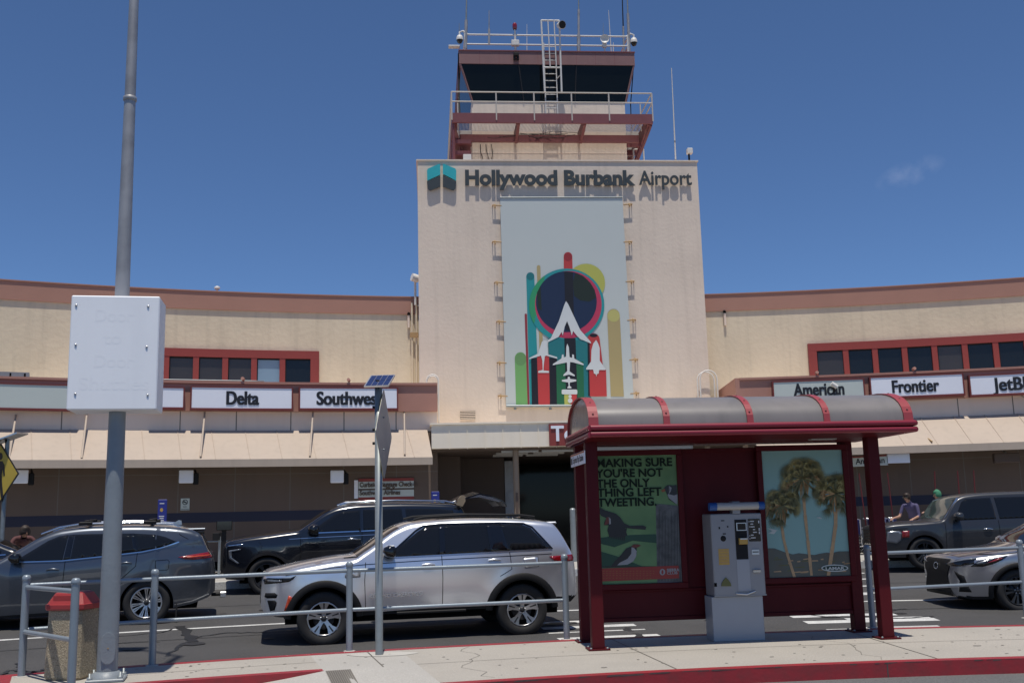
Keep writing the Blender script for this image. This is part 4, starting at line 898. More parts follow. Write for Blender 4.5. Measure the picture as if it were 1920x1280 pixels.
pf=Frame(ps+Vector((-.01,-.04,0)),math.radians(-3)); z0=P(700,725,12.75).z; ti=math.radians(38); w=.155; hgt=.27; 
def pq(u,t,n): return pf.p(u+.05*t/hgt, t*math.cos(ti)-n*math.sin(ti)-.08, z0+t*math.sin(ti)+n*math.cos(ti)*1)
def pbox(mb,u0,u1,t0,t1,n0,n1,m_): mb.hexa([pq(u0,t0,n0),pq(u1,t0,n0),pq(u1,t1,n0),pq(u0,t1,n0),pq(u0,t0,n1),pq(u1,t0,n1),pq(u1,t1,n1),pq(u0,t1,n1)],m_)
m=MB(); pbox(m,-w,w,0,hgt,-.02,0,'alu'); fr=m.build('solar_panel',SS)
m=MB(); 
for i in range(4):
    for j in range(2): pbox(m,-w+.016+i*.0725,-w+.016+i*.0725+.066,.014+j*.123,.014+j*.123+.117,.001,.003,'solar')
m.build('solar_cells',fr)
m=MB(); m.tube([pf.p(0,.0,z0-.02),pf.p(0,.03,z0+.08)],.03,'black_plastic',8); m.build('bracket',SS)
# ---- yellow crossing sign at the left edge
a=P(-2,890,21.2); a.z=0; YF=Frame(a,math.radians(-30)); YG=Frame(a,0); r=thing('crossing_sign','yellow diamond pedestrian crossing sign with a small solar panel, cut by the picture edge','sign',(a.x,a.y,.31))
cy_=P(-2,890,21.2).z; hd=.66
m=MB(); m.lathe([(.045,.3),(.045,cy_+.75)],'galv',YF.p(.1,.08,0),n=12); m.build('post',r)
m=MB(); m.prism([YF.p(x,0,cy_+z) for x,z in ((-hd,0),(0,-hd),(hd,0),(0,hd))],YF.v*.006,'letter_black'); m.prism([YF.p(x,-.004,cy_+z) for x,z in ((-hd+.05,0),(0,-hd+.05),(hd-.05,0),(0,hd-.05))],YF.v*.003,'sign_yellow'); m.build('plate',r)
m=MB()
def ypoly(pts): m.prism([YF.p(x,-.008,cy_+z) for x,z in pts],YF.v*.003,'letter_black')
ypoly([(.02+.075*math.cos(i*math.pi/6),.38+.075*math.sin(i*math.pi/6)) for i in range(12)])
ypoly([(-.09,.28),(.10,.28),(.17,.20),(.21,-.02),(.17,-.04),(.12,.12),(.10,.0),(.13,-.18),(.2,-.46),(.12,-.47),(.04,-.2),(-.05,-.30),(-.18,-.45),(-.24,-.40),(-.1,-.2),(-.09,.05),(-.16,.14),(-.2,-.05),(-.24,-.03),(-.2,.18)])
m.build('pictogram',r)
z0=cy_+.80
m=MB(); m.hexa([YG.p(-.30,-.25,z0-.23),YG.p(.44,-.25,z0+.02),YG.p(.44,.25,z0+.04),YG.p(-.30,.25,z0-.21),YG.p(-.30,-.25,z0-.20),YG.p(.44,-.25,z0+.05),YG.p(.44,.25,z0+.07),YG.p(-.30,.25,z0-.18)],'alu')
m.tube([YF.p(.1,.08,cy_+.6),YF.p(.1,.05,z0-.06)],.035,'black_plastic',8); m.build('solar_panel',r)

# ================================================================== bus shelter
s0=G(1121,1217); s1=G(1663,1191); SH=Frame(s0,math.radians(6)); SL=SH.hit(1662,1191,0)[0]; SV=.80
BSH=thing('bus_shelter','dark red bus shelter with a barrel vaulted smoky roof and two lit poster frames','bus shelter',SH.p(SL/2,SV/2,0))
vE=-.50; vE2=SV+.45
ze1=SH.hit(1300,799,vE)[1]; ze0=SH.hit(1300,811,vE)[1]; uE0=SH.hit(1107,806,vE)[0]; uE1=SH.hit(1716,792,vE)[0]
zpt=SH.hit(1300,825,-.10)[1]+.06
hw=.075
for (u,v) in ((0,0),(SL,0),(.0,SV),(SL,SV)):
    m=MB(); m.box(u-hw,u+hw,v-hw,v+hw,.02,zpt,'shelter_red',SH,.008); m.box(u-.13,u+.13,v-.13,v+.13,0,.02,'shelter_red',SH)
    for a in (-.1,.1):
        for b in (-.1,.1): m.lathe([(.014,.02),(.014,.035),(0,.037)],'galv',SH.p(u+a,v+b,0),n=6)
    m.build('post',BSH)
m=MB()
def rect(u0,u1,v0,v1,z): return [SH.p(u0,v0,z),SH.p(u1,v0,z),SH.p(u1,v1,z),SH.p(u0,v1,z)]
m.hexa(rect(-.10,SL+.10,-.10,SV+.10,zpt-.06)+rect(uE0+.03,uE1-.03,vE+.03,vE2-.03,ze0-.005),'shelter_red')
m.hexa(rect(uE0+.02,uE1-.02,vE+.02,vE2-.02,ze0-.004)+rect(uE0+.02,uE1-.02,vE+.02,vE2-.02,ze1+.02),'shelter_red')
m.build('eaves_frame',BSH)
m=MB()
for z in (ze0,ze1):
    c=[(uE0,vE),(uE1,vE),(uE1,vE2),(uE0,vE2)]
    for i in range(4): a,b=c[i],c[(i+1)%4]; m.tube([SH.p(a[0],a[1],z),SH.p(b[0],b[1],z)],.036,'gutter_red',12)
m.build('gutter',BSH)
# vault
vm=(vE+vE2)/2; hv=(vE2-vE)/2-.05; zR=SH.hit(1350,742,vm-.25)[1]; rise=zR-ze1-.03
NA_=18
def vault(k,dz=0.0,grow=0.0):
    a=math.pi*k/NA_; return vm-(hv+grow)*math.cos(a), ze1+.03+(rise+grow)*math.sin(a)**.8+dz
ub=[SH.hit(x,y,vE)[0] for x,y in ((1114,793),(1252,792),(1409,787),(1553,783),(1706,780))]
m=MB(); vs=[];fs=[]
nu=24
for i in range(nu+1):
    u=ub[0]+(ub[4]-ub[0])*i/nu
    for k in range(NA_+1): v,z=vault(k); vs.append(SH.p(u,v,z))
for i in range(nu):
    for k in range(NA_): a=i*(NA_+1)+k; fs.append((a,a+1,a+NA_+2,a+NA_+1))
m.add(vs,fs,'shelter_roof',True); m.build('vault',BSH)
for i,uc in enumerate(ub):
    m=MB(); vs=[];w=.04 if 0<i<4 else .06
    for k in range(NA_+1):
        for (du,g_) in ((-w,.004),(-w,.02),(w,.02),(w,.004)): v,z=vault(k,0,g_); vs.append(SH.p(uc+du,v,z))
    fs=[(k*4+j,k*4+(j+1)%4,k*4+4+(j+1)%4,k*4+4+j) for k in range(NA_) for j in range(4)]
    m.add(vs,fs,'shelter_rib')
    for k in (1.5,4,6.5): v,z=vault(k,0,.021); m.lathe([(.012,.0),(.010,.008),(0,.01)],'maroon_steel',SH.p(uc,v,z),n=8)
    m.build('rib',BSH)
mat('end_panel',(.36,.28,.19),.12,var=.5,scale=2.5,tint=(.10,.08,.06),spec=.6)
for uc in (ub[0]-.03,ub[4]+.03):
    m=MB(); m.prism([SH.p(uc,*vault(k,0,-.01)) for k in range(NA_+1)],SH.u*.01,'end_panel'); m.build('end_panel',BSH)
# back wall
ztop=SH.hit(1300,840,SV)[1]; zbot=SH.hit(1180,1164,SV)[1]; zmid=SH.hit(1200,1104,SV)[1]
ztop=min(ztop,zpt-.11)
m=MB(); m.box(hw+.002,SL-hw-.002,SV-.03,SV+.03,zbot,ztop,'shelter_red',SH); m.box(hw+.002,SL-hw-.002,SV-.06,SV-.032,zbot,zbot+.05,'shelter_red',SH,.005); m.box(hw+.002,SL-hw-.002,SV-.06,SV-.032,zmid-.03,zmid,'shelter_red',SH,.005); m.box(hw+.002,SL-hw-.002,SV-.05,SV-.032,ztop-.05,ztop,'shelter_red',SH,.005); m.build('back_wall',BSH)
m=MB(); m.box(SL-.78,SL-.45,-.02,.10,zpt-.074,zpt-.062,'tube_white',SH); m.build('ceiling_light',BSH)
m=MB(); m.box(.12,1.5,SV-.14,SV-.08,zpt-.12,zpt-.062,'alu',SH,.01); m.build('conduit',BSH)
vP=SV-.10
def poster_frame(cor,name):
    us=[SH.hit(x,y,vP) for x,y in cor]; u0=(us[0][0]+us[3][0])/2; u1=(us[1][0]+us[2][0])/2; z1=(us[0][1]+us[1][1])/2; z0=(us[2][1]+us[3][1])/2
    m=MB(); w=.075
    m.box(u0-w,u1+w,vP-.03,SV-.062,z1,z1+w,'shelter_red',SH,.006); m.box(u0-w,u1+w,vP-.03,SV-.062,z0-w,z0,'shelter_red',SH,.006); m.box(u0-w,u0,vP-.03,SV-.062,z0+.001,z1-.001,'shelter_red',SH,.006); m.box(u1,u1+w,vP-.03,SV-.062,z0+.001,z1-.001,'shelter_red',SH,.006)
    return m.build(name,BSH),u0,u1,z0,z1
PF,pu0,pu1,pz0,pz1=poster_frame([(1116,855),(1266,852),(1280,1090),(1125,1096)],'poster_frame')
mat('ps_green',(.165,.29,.14),.4,var=.75,scale=1.6,tint=(.05,.13,.07),spec=.15); mat('ps_text',(.012,.022,.016),.5,spec=.15); mat('ps_stump',(.13,.135,.14),.4,var=.8,scale=9,tint=(.02,.02,.025)); mat('ps_black',(.016,.014,.016),.3); mat('ps_white',(.30,.31,.33),.4,var=.2,scale=14); mat('ps_red',(.28,.028,.022),.3); mat('ps_rust',(.14,.03,.02),.4); mat('ps_beak',(.30,.09,.03),.4); mat('ps_dgreen',(.012,.06,.035),.3,var=.5,scale=2)
def zp1(X,Y): return (1060+X/4.1308,800+Y/4.1308)
def pplane(cv): 
    def f(X,Y,lay): 
        x,y=cv(X,Y); u,z=SH.hit(x,y,vP); return SH.p(min(max(u,pu0),pu1),vP-.0025-.0015*lay,min(max(z,pz0),pz1))
    return f
q1=pplane(zp1)
m=MB(); m.box(pu0,pu1,vP,vP+.01,pz0,pz1,'ps_green',SH)
for pts,mt,l in (
 ([(232,860),(420,840),(700,830),(720,900),(520,880),(380,930),(232,900)],'ps_dgreen',1),([(232,960),(400,1000),(600,1080),(250,1090)],'ps_dgreen',1),
 ([(700,600),(730,596),(860,608),(900,606),(905,1210),(712,1215)],'ps_stump',2),
 ([(765,470),(790,450),(830,452),(862,448),(868,600),(845,590),(800,560),(785,520)],'ps_black',3),([(740,490),(770,478),(772,500),(750,505)],'ps_beak',4),([(800,455),(822,470),(815,500),(790,525),(800,550),(850,590),(866,600),(868,520),(840,530),(800,520),(812,480)],'ps_white',4),
 ([(245,625),(290,640),(390,670),(425,700),(455,745),(500,765),(600,762),(625,772),(620,795),(520,788),(460,780),(480,840),(440,855),(400,850),(340,850),(325,800),(335,760),(300,760),(300,740),(318,705),(280,690),(255,660)],'ps_black',3),([(332,695),(350,710),(352,750),(340,755)],'ps_white',4),([(318,700),(335,696),(340,740),(322,755),(300,760)],'ps_rust',4),
 ([(345,1088),(380,1040),(430,990),(470,940),(515,922),(530,910),(560,908),(582,918),(552,935),(552,980),(530,1030),(480,1062),(400,1075)],'ps_black',3),([(512,930),(530,935),(552,960),(548,1000),(525,1040),(480,1065),(400,1070),(420,1050),(480,1020),(510,980)],'ps_white',4),([(510,922),(530,908),(560,908),(585,916),(560,932),(530,935)],'ps_rust',5),
 ([(255,1078),(720,1078),(720,1084),(255,1086)],'ps_black',2),
 ([(270,1095),(875,1072),(880,1170),(275,1195)],'ps_red',5)):
    m.poly([q1(X,Y,l) for X,Y in pts],mt)
q_=random.Random(4)
for k in range(9):                                            # flight feathers
    a=(335+k*16,800+k*3); m.poly([q1(a[0],a[1]-40,4),q1(a[0]+14,a[1]-40,4),q1(a[0]+10-k*2,a[1]+55,4),q1(a[0]+2-k*2,a[1]+58,4)],'ps_black')
for k in range(7): m.poly([q1(255+k*18,640+k*6,4),q1(268+k*18,645+k*6,4),q1(262+k*12,612+k*9,4),q1(256+k*12,610+k*9,4)],'ps_black')
for k in range(16): x=715+k*11.5; m.poly([q1(x,640+q_.random()*300,3),q1(x+4,620,3),q1(x+6,1195,3),q1(x+2,1195,3)],'ps_black')
for row,(txt,xl,y,wd) in enumerate((("MAKING SURE",238,312,585),("YOU'RE NOT",240,392,520),("THE ONLY",244,470,412),("THING LEFT",248,541,498),("TWEETING.",252,617,455))):
    a=q1(xl,y,6); u0_=SH.hit(*zp1(xl,y),vP)[0]; u1_=SH.hit(*zp1(xl+wd,y-14),vP)[0]; text(m,txt,SH.p(max(u0_,pu0+.005),vP-.011,a.z),SH.u,UZ,.148,'ps_text',.001,.004,'LEFT',width=u1_-u0_)
for k,(y,w) in enumerate(((1112,430),(1130,420),(1146,400),(1166,410))): a=q1(288,y,7); [m.poly([q1(288+j*26,y,7),q1(288+j*26+8+q_.random()*14,y-1,7),q1(288+j*26+8,y+6,7),q1(288+j*26,y+6,7)],'ps_beak') for j in range(int(w/26))]
a=q1(785,1118,7); text(m,'SIERRA',SH.p(a.dot(SH.u)-SH.o.dot(SH.u),vP-.013,a.z),SH.u,UZ,.05,'ps_white',.001,.002,'LEFT',width=.165); a=q1(785,1140,7); text(m,'CLUB',SH.p(a.dot(SH.u)-SH.o.dot(SH.u),vP-.013,a.z),SH.u,UZ,.045,'ps_white',.001,.001,'LEFT',width=.14)
m.poly([q1(750+22*math.cos(i*.5236),1122+25*math.sin(i*.5236),7) for i in range(12)],'ps_white'); m.poly([q1(750+8*math.cos(i*.5236),1122+17*math.sin(i*.5236),8) for i in range(12)],'ps_red')
o=m.build('poster',PF,fix=False); o['label']='green poster of three birds and a wooden stump'
PF2,pu0,pu1,pz0,pz1=poster_frame([(1427,847),(1577,841.5),(1595,1077),(1442,1084)],'poster_frame')
mat('pp_sky',(.27,.46,.445),.4,var=.5,scale=.9,tint=(.30,.44,.40),spec=.15); mat('pp_hill',(.10,.115,.10),.4,var=.7,scale=6,tint=(.12,.10,.075)); mat('pp_trunk',(.50,.33,.18),.5,var=.5,scale=25); mat('pp_leaf',(.12,.125,.05),.5,var=.5,scale=12,tint=(.09,.075,.03)); mat('pp_leaf2',(.36,.31,.11),.5,var=.5,scale=12); mat('pp_skirt',(.45,.28,.12),.5,var=.5,scale=20); mat('pp_pale',(.55,.60,.58),.4); mat('pp_logo',(.02,.05,.04),.35)
def zp2(X,Y): return (1400+X/4.4136,820+Y/4.4136)
q2=pplane(zp2)
m=MB(); m.box(pu0,pu1,vP,vP+.01,pz0,pz1,'pp_sky',SH)
m.poly([q2(X,Y,1) for X,Y in ((170,915),(230,915),(310,945),(380,965),(430,955),(560,970),(600,960),(660,950),(700,955),(760,940),(850,938),(870,1140),(185,1170))],'pp_hill')
for k in range(26):
    x=190+q_.random()*620; y=985+q_.random()*130; w=20+q_.random()*70; m.poly([q2(x,y,2),q2(x+w,y-6,2),q2(x+w*1.1,y+4,2),q2(x+4,y+7,2)],'pp_trunk' if k%3 else 'pp_leaf')
for pts,w0,w1 in (([(470,490),(482,640),(505,850),(520,1000),(535,1140)],14,10),([(290,730),(305,840),(340,980),(395,1155)],11,12),([(735,610),(735,720),(710,900),(675,1140)],16,14)):
    for i in range(len(pts)-1):
        a,b=pts[i],pts[i+1]; m.poly([q2(a[0]-w0,a[1],3),q2(a[0]+w0,a[1],3),q2(b[0]+w1,b[1],3),q2(b[0]-w1,b[1],3)],'pp_trunk')
for (cx_,cy_,R_,sk) in ((455,335,215,165),(285,560,178,170),(735,460,205,165)):
    for k in range(24): 
        x=cx_+q_.uniform(-.28,.28)*R_; m.poly([q2(x-9,cy_+10,4),q2(x+9,cy_+10,4),q2(x+q_.uniform(-6,6)+ (cx_-x)*.3,cy_+sk+q_.uniform(-20,20),4)],'pp_skirt')
    for k in range(84):
        a=q_.uniform(-.35,math.pi+.35) if k%4 else q_.uniform(0,2*math.pi); L=R_*q_.uniform(.45,1.0); dx,dy=math.cos(a),-math.sin(a)
        bx,by=cx_+dx*L*.62,cy_+dy*L*.62+ (20 if dy>0 else 0); mt=('pp_leaf','pp_leaf2','pp_leaf','pp_skirt')[k%4] if dy>-.2 else ('pp_leaf','pp_leaf2')[k%2]
        px_,py_=-dy,dx
        m.poly([q2(cx_-px_*5,cy_-py_*5,5+k%3),q2(cx_+px_*5,cy_+py_*5,5+k%3),q2(bx+px_*7,by+py_*7,5+k%3),q2(bx-px_*7,by-py_*7,5+k%3)],mt)
        for j in range(9):                                    # fan of leaflets, tips drooping
            b=a+(j-4)*.22; l=L*.46*(1-.04*abs(j-4)); ex,ey=bx+math.cos(b)*l,by-math.sin(b)*l+l*.28
            m.poly([q2(bx-math.sin(b)*5,by-math.cos(b)*5,6+k%3),q2(ex,ey,6+k%3),q2(bx+math.sin(b)*5,by+math.cos(b)*5,6+k%3)],mt)
m.poly([q2(725+112*math.cos(i*.2618),1078+30*math.sin(i*.2618),9) for i in range(24)],'pp_pale'); m.poly([q2(725+102*math.cos(i*.2618)*1.0,1078+21*math.sin(i*.2618),10) for i in range(24)],'pp_logo')
a=q2(725,1092,11); text(m,'LAMAR',SH.p(a.dot(SH.u)-SH.o.dot(SH.u),vP-.021,a.z),SH.u,UZ,.055,'pp_pale',.001,.002,'CENTER',width=.26)
for pts in (((165,745),(215,757),(258,768),(215,775)),((175,790),(225,798),(245,772),(215,770)),((575,660),(600,655),(625,672),(600,668))): m.poly([q2(X,Y,3) for X,Y in pts],'pp_pale')
o=m.build('poster',PF2,fix=False); o['label']='blue green poster of three fan palms'
# small plate on the left end
f2=Frame(SH.p(-.09,0,0),SH.yaw+math.pi/2)
r=thing('pay_station_sign','small white sign with an orange top edge on the left end of the shelter','sign',f2.p(.2,0,1.9))
zz1=P(1103,845,12.78).z; zz0=P(1103,869,12.78).z
m=MB(); m.box(-.13,.92,.0,.012,zz0,zz1,'sign_white',f2); m.build('plate',r)
f3=Frame(f2.p(0,.013,0),f2.yaw+math.pi)
m=MB(); m.box(-.92,.13,-.003,-.0005,zz1-.022,zz1-.004,'orange_tape',f3); text(m,'Express Pay Station',f3.p(-.34,-.001,zz0+.04),f3.u,UZ,.12,'letter_black',.001,.0,'CENTER',width=.78); m.box(-.88,-.80,-.003,-.0005,zz0+.03,zz1-.05,'letter_black',f3); m.build('lettering',r)
# ---- pay machine
mp=G(1388,1201); MF=Frame(mp,SH.yaw-.02)
PM=thing('pay_machine','grey parking pay machine on a pale plinth, standing between the two posters','ticket machine',mp)
xb0=MF.hit(1336,1150,0)[0]; xb1=MF.hit(1432,1150,0)[0]; mz0=MF.hit(1390,1117,0)[1]; mz1=MF.hit(1385,962,0)[1]
m=MB(); m.box(xb0,xb1,0,.34,.0,mz0,'machine_base',MF,.006); m.build('plinth',PM)
xc0=MF.hit(1336,1040,-.03)[0]; xc1=MF.hit(1432,1040,-.03)[0]
m=MB(); m.box(xc0,xc1,-.03,.38,mz0+.002,mz1,'machine_grey',MF,.012); m.box(xc0-.004,xc1+.004,-.034,-.005,mz0+.003,mz0+.02,'machine_grey',MF); m.build('cabinet',PM)
def mq(X,Y): return MF.hit(1280+X/4.267,920+Y/4.267,-.03)
def plate(x0,x1,y0,y1,mt,nm,d=.01,lab=None,base=0.0):
    a=mq(x0,y1); b=mq(x1,y0); c=mq(x0,y0); e=mq(x1,y1); u0,u1=(a[0]+c[0])/2,(b[0]+e[0])/2; z0,z1=(a[1]+e[1])/2,(b[1]+c[1])/2
    m=MB(); m.box(u0,u1,-.03-d-base,-.031-base+.0005,z0,z1,mt,MF,min(.004,d*.3)); o=m.build(nm,PM); return o,u0,u1,z0,z1
plate(422,516,228,545,'black_plastic','slot_panel',.006)
o,u0,u1,z0,z1=plate(428,510,252,318,'alu','screen',.012); m=MB(); m.box(u0+.012,u1-.012,-.044,-.0425,z0+.012,z1-.012,'glass_dark',MF); m.build('display',o)
plate(446,514,375,425,'machine_yellow','card_slot',.045); m=MB(); a=mq(450,385); b=mq(508,375); m.box(a[0],b[0],-.09,-.076,a[1]-.005,b[1],'alu',MF,.003); m.build('slot_lip',PM)
plate(438,540,548,800,'machine_base','chute',.004)
o,u0,u1,z0,z1=plate(526,620,222,402,'black_gloss','instruction_panel',.008)
m=MB()
for k,(w,dx) in enumerate(((.4,.1),(.3,.12),(.42,.1),(.25,.3),(.38,.3),(.3,.1),(.45,.1))): zz=z1-.03-k*(z1-z0-.04)/7; m.box(u0+(u1-u0)*dx+.01,u0+(u1-u0)*(dx+w),-.0392,-.0386,zz-.006,zz+.006,'plate_white',MF)
for k,zf in enumerate((.12,.45,.6)): zz=z1-(z1-z0)*zf; m.box(u1-.022,u1-.008,-.0392,-.0386,zz-.022,zz+.01,'plate_white',MF)
for zf in (.12,.35,.75,.88): zz=z1-(z1-z0)*zf; m.box(u0+.006,u0+.016,-.0392,-.0386,zz-.006,zz+.006,'plate_white',MF)
m.build('print',o)
o,u0,u1,z0,z1=plate(288,372,462,590,'machine_yellow','notice',.003); m=MB()
for k in range(5): zz=z1-(z1-z0)*(k+.7)/5.6; m.box(u0+.012,u1-.012,-.0340,-.0332,zz-.005,zz+.005,'brass',MF)
m.build('print',o)
o,u0,u1,z0,z1=plate(552,612,465,510,'alu','receipt_slot',.012); m=MB(); m.box(u0+.01,u1-.01,-.0428,-.0422,(z0+z1)/2-.004,(z0+z1)/2+.008,'black_plastic',MF); m.build('slot',o)
plate(560,622,628,652,'chrome','coin_return',.03)
plate(252,274,735,765,'dark_hole','key_lock',.003)
m=MB(); c=[mq(X,Y) for X,Y in ((308,760),(312,735),(325,712),(345,690),(365,710),(382,735),(388,760))]; m.prism([MF.p(u,-.042,z) for u,z in c],MF.v*.013,'olive'); m.build('guard',PM)
m=MB(); c=mq(324,380); m.lathe([(0,-.004),(.035,-.003),(.037,0)],'black_plastic',MF.p(c[0],-.03,c[1]),ax='Y',n=18); m.build('speaker',PM)
m=MB()
for X,Y,w,h in ((320,237,.022,.006),(293,295,.009,.014),(360,285,.009,.010),(333,342,.02,.007)): c=mq(X,Y); m.box(c[0]-w,c[0]+w,-.0325,-.0305,c[1]-h,c[1]+h,'black_plastic',MF)
m.build('stickers',PM)
c0=mq(428,820); c1=mq(580,800); m=MB(); m.tube([MF.p(c0[0],-.035,c0[1]),MF.p((c0[0]+c1[0])/2,-.075,c0[1]-.01),MF.p(c1[0],-.035,c1[1])],.012,'alu',8); m.build('tray_lip',PM)
a=mq(207,130); b=mq(645,125); zc_=(a[1]+b[1])/2+.01; m=MB(); m.tube([MF.p(a[0]+.09,-.05,zc_),MF.p(b[0]-.07,-.05,zc_)],.048,'tube_white',14); lo=m.build('lamp_tube',PM)
m=MB(); m.tube([MF.p(a[0],-.05,zc_),MF.p(a[0]+.095,-.05,zc_)],.051,'machine_blue',14); m.build('lamp_end',PM)
m=MB(); m.tube([MF.p(b[0]-.075,-.05,zc_),MF.p(b[0],-.05,zc_)],.051,'machine_blue',14); m.build('lamp_end',PM)
m=MB(); uc=(a[0]+b[0])/2; m.box(uc-.05,uc+.05,-.04,.1,mz1-.002,zc_+.06,'machine_grey',MF,.005); m.build('lamp_bracket',PM)
# ================================================================== vehicles
# a vehicle is built in its own space: x from the front axle to the rear, -y the near side, z from the ground
class Car:
    def __init__(c, S):
        c.S=S; c.T=pchip(S['top']); c.B=lin(S['bot']); c.belt=lin(S['belt']); c.w=S['w']; c.x0=S['top'][0][0]; c.x1=S['top'][-1][0]
        c.plan=pchip(S['plan']); c.crown=lin(S.get('crown',[(c.x0,.03),(c.x1,.03)])); c.arch=S['arch']; c.zw=S['R']; c.tum=S.get('tum',.30)
    def half(c,x,z):
        w=c.w*c.plan(x); b=c.belt(x); be=b if b<1.3 else 1.2; sh=.035*min(1.5,max(0,(min(z,b)-be+.17)/.17))**1.4
        if z>b: y=w-sh-(z-b)*c.tum-.35*(z-b)**2*.3
        else:
            t=be-.17-z; y=w-.13*max(0,t)**1.7-sh
        for cx in (0,c.S['wb']):                              # swelling over the wheels
            d=math.hypot(x-cx,(z-c.zw)*.9); y+= c.S.get('flare',.02)*math.exp(-((d-c.arch*.95)/.16)**2)
        return max(y,.05)
    def zb(c,x):
        z=c.B(x)
        for cx in (0,c.S['wb']):
            if abs(x-cx)<c.arch: z=max(z,c.zw-.02+math.sqrt(c.arch**2-(x-cx)**2))
        return z
    def body(c):
        S=c.S; xs=set(np.linspace(c.x0,c.x1,S.get('n',110)).tolist())
        for i in range(14): t=(i/14)**2*.35; xs.add(c.x0+t); xs.add(c.x1-t)
        for cx in (0,S['wb']):
            for i in range(25): xs.add(cx-c.arch*math.cos(math.pi*i/24))
            xs.add(cx-c.arch-.003); xs.add(cx+c.arch+.003)
        for x,_ in S['top']: xs.add(x)
        xs=sorted(xs); ys=[xs[0]]
        for x in xs[1:]:
            if x-ys[-1]>.0025: ys.append(x)
        xs=ys; NS=24; NC=6; NT=6; half=[]
        for x in xs:
            zb=c.zb(x); zt=c.T(x)-c.crown(x); zt=max(zt,zb+.03); r=min(S.get('r',.10),(zt-zb)*.45)
            ring=[(0.0,zb)]; ring.append((c.half(x,zb)*.9,zb))
            for i in range(NS+1): z=zb+(zt-r-zb)*i/NS; ring.append((c.half(x,z),z))
            yk=c.half(x,zt-r); sl=(c.half(x,zt-r)-c.half(x,zt-r-.02))/.02 if zt-r-.02>zb else 0
            for i in range(1,NC+1):
                a=math.pi/2*i/NC; ring.append((yk-r*(1-math.cos(a))+sl*r*math.sin(a)*.6,zt-r+r*math.sin(a)))
            ye=ring[-1][0]
            for i in range(1,NT+1): f=i/NT; y=ye*(1-f); ring.append((y,zt+c.crown(x)*(1-(1-f)**2)))
            half.append(ring)
        nh=len(half[0]); vs=[];N=2*nh-2
        for x,ring in zip(xs,half):
            for y,z in ring: vs.append(Vector((x,-y,z)))
            for y,z in ring[-2:0:-1]: vs.append(Vector((x,y,z)))
        fs=[];ms=[]
        for i in range(len(xs)-1):
            for j in range(N):
                a=i*N+j; b=i*N+(j+1)%N; fs.append((a,b,b+N,a+N)); ms.append('black_plastic' if (j==0 or j==N-1) else None)
        vs2=vs; m=MB()
        up=[f for f,k in zip(fs,ms) if k is None]; un=[f for f,k in zip(fs,ms) if k]
        fc=S.get('clad'); cl=[]
        if fc:
            keep=[]
            for f in up:
                p=sum((vs[i] for i in f),Vector())/4; (cl if fc(p.x,p.z) else keep).append(f)
            up=keep
        m.v=[Vector(v) for v in vs]
        for lst,mt in ((up,S['paint']),(un,'dark_hole'),(cl,'black_plastic')):
            k=m.mi(mt)
            for f in lst: m.f.append(list(f)); m.m.append(k); m.sm.append(True)
        k=m.mi(S['paint'])
        m.f.append(list(range(N))); m.m.append(k); m.sm.append(False); m.f.append(list(range((len(xs)-1)*N,len(xs)*N))); m.m.append(k); m.sm.append(False)
        c.bvh=BVHTree.FromPolygons([tuple(v) for v in m.v],m.f)
        return m
    def snap(c,p,mode,off,side=-1):
        if mode=='side': o=Vector((p[0],side*3,p[1])); d=Vector((0,-side,0))
        elif mode=='front': o=Vector((c.x0-2,p[0],p[1])); d=Vector((1,0,0))
        elif mode=='rear': o=Vector((c.x1+2,p[0],p[1])); d=Vector((-1,0,0))
        else: o=Vector((p[0],p[1],4)); d=Vector((0,0,-1))
        h,n,_,_=c.bvh.ray_cast(o,d)
        if h is None:
            h,n,_,_=c.bvh.find_nearest(o+d*(3-c.w if mode=='side' else 2)); 
        if n.dot(d)>0: n=-n
        return h+n*off
    def patch(c,mb,poly,mode,mt,off=.004,side=-1,cell=.09,back=.012):
        b=bmesh.new(); f=b.faces.new([b.verts.new((x,z,0)) for x,z in poly]); bmesh.ops.triangulate(b,faces=[f])
        for _ in range(7):
            es=[e for e in b.edges if e.calc_length()>cell]
            if not es: break
            bmesh.ops.subdivide_edges(b,edges=es,cuts=1); bmesh.ops.triangulate(b,faces=b.faces[:])
        b.verts.ensure_lookup_table(); b.verts.index_update()
        vs=[c.snap((v.co.x,v.co.y),mode,off,side) for v in b.verts]; fs=[tuple(v.index for v in f.verts) for f in b.faces]
        n=len(vs); be=[e for e in b.edges if e.is_boundary]; bk={}
        for e in be:
            for v in e.verts:
                if v.index not in bk: bk[v.index]=n+len(bk); vs.append(c.snap((v.co.x,v.co.y),mode,off-back,side))
        sk=[(e.verts[0].index,e.verts[1].index,bk[e.verts[1].index],bk[e.verts[0].index]) for e in be]
        b.free(); o=len(mb.v); mb.add(vs,fs,mt,True); k=mb.mi(mt)
        for f in sk: mb.f.append([i+o for i in f]); mb.m.append(k); mb.sm.append(False)
        return mb
    def line(c,mb,pts,mode,mt,w=.009,off=.003,side=-1,closed=False):
        P_=[]; pts=list(pts)+([pts[0]] if closed else [])
        for a,b in zip(pts[:-1],pts[1:]):
            n=max(1,int(math.dist(a,b)/.06)); P_+=[(a[0]+(b[0]-a[0])*i/n,a[1]+(b[1]-a[1])*i/n) for i in range(n)]
        P_.append(pts[-1]); vs=[]
        for i,p in enumerate(P_):
            a=P_[max(i-1,0)]; b=P_[min(i+1,len(P_)-1)]; d=(b[0]-a[0],b[1]-a[1]); L=math.hypot(*d) or 1; nx,nz=-d[1]/L*w/2,d[0]/L*w/2
            for sgn in (-1,1): vs.append(c.snap((p[0]+nx*sgn,p[1]+nz*sgn),mode,off,side))
        mb.add(vs,[(2*i,2*i+2,2*i+3,2*i+1) for i in range(len(P_)-1)],mt,True); return mb
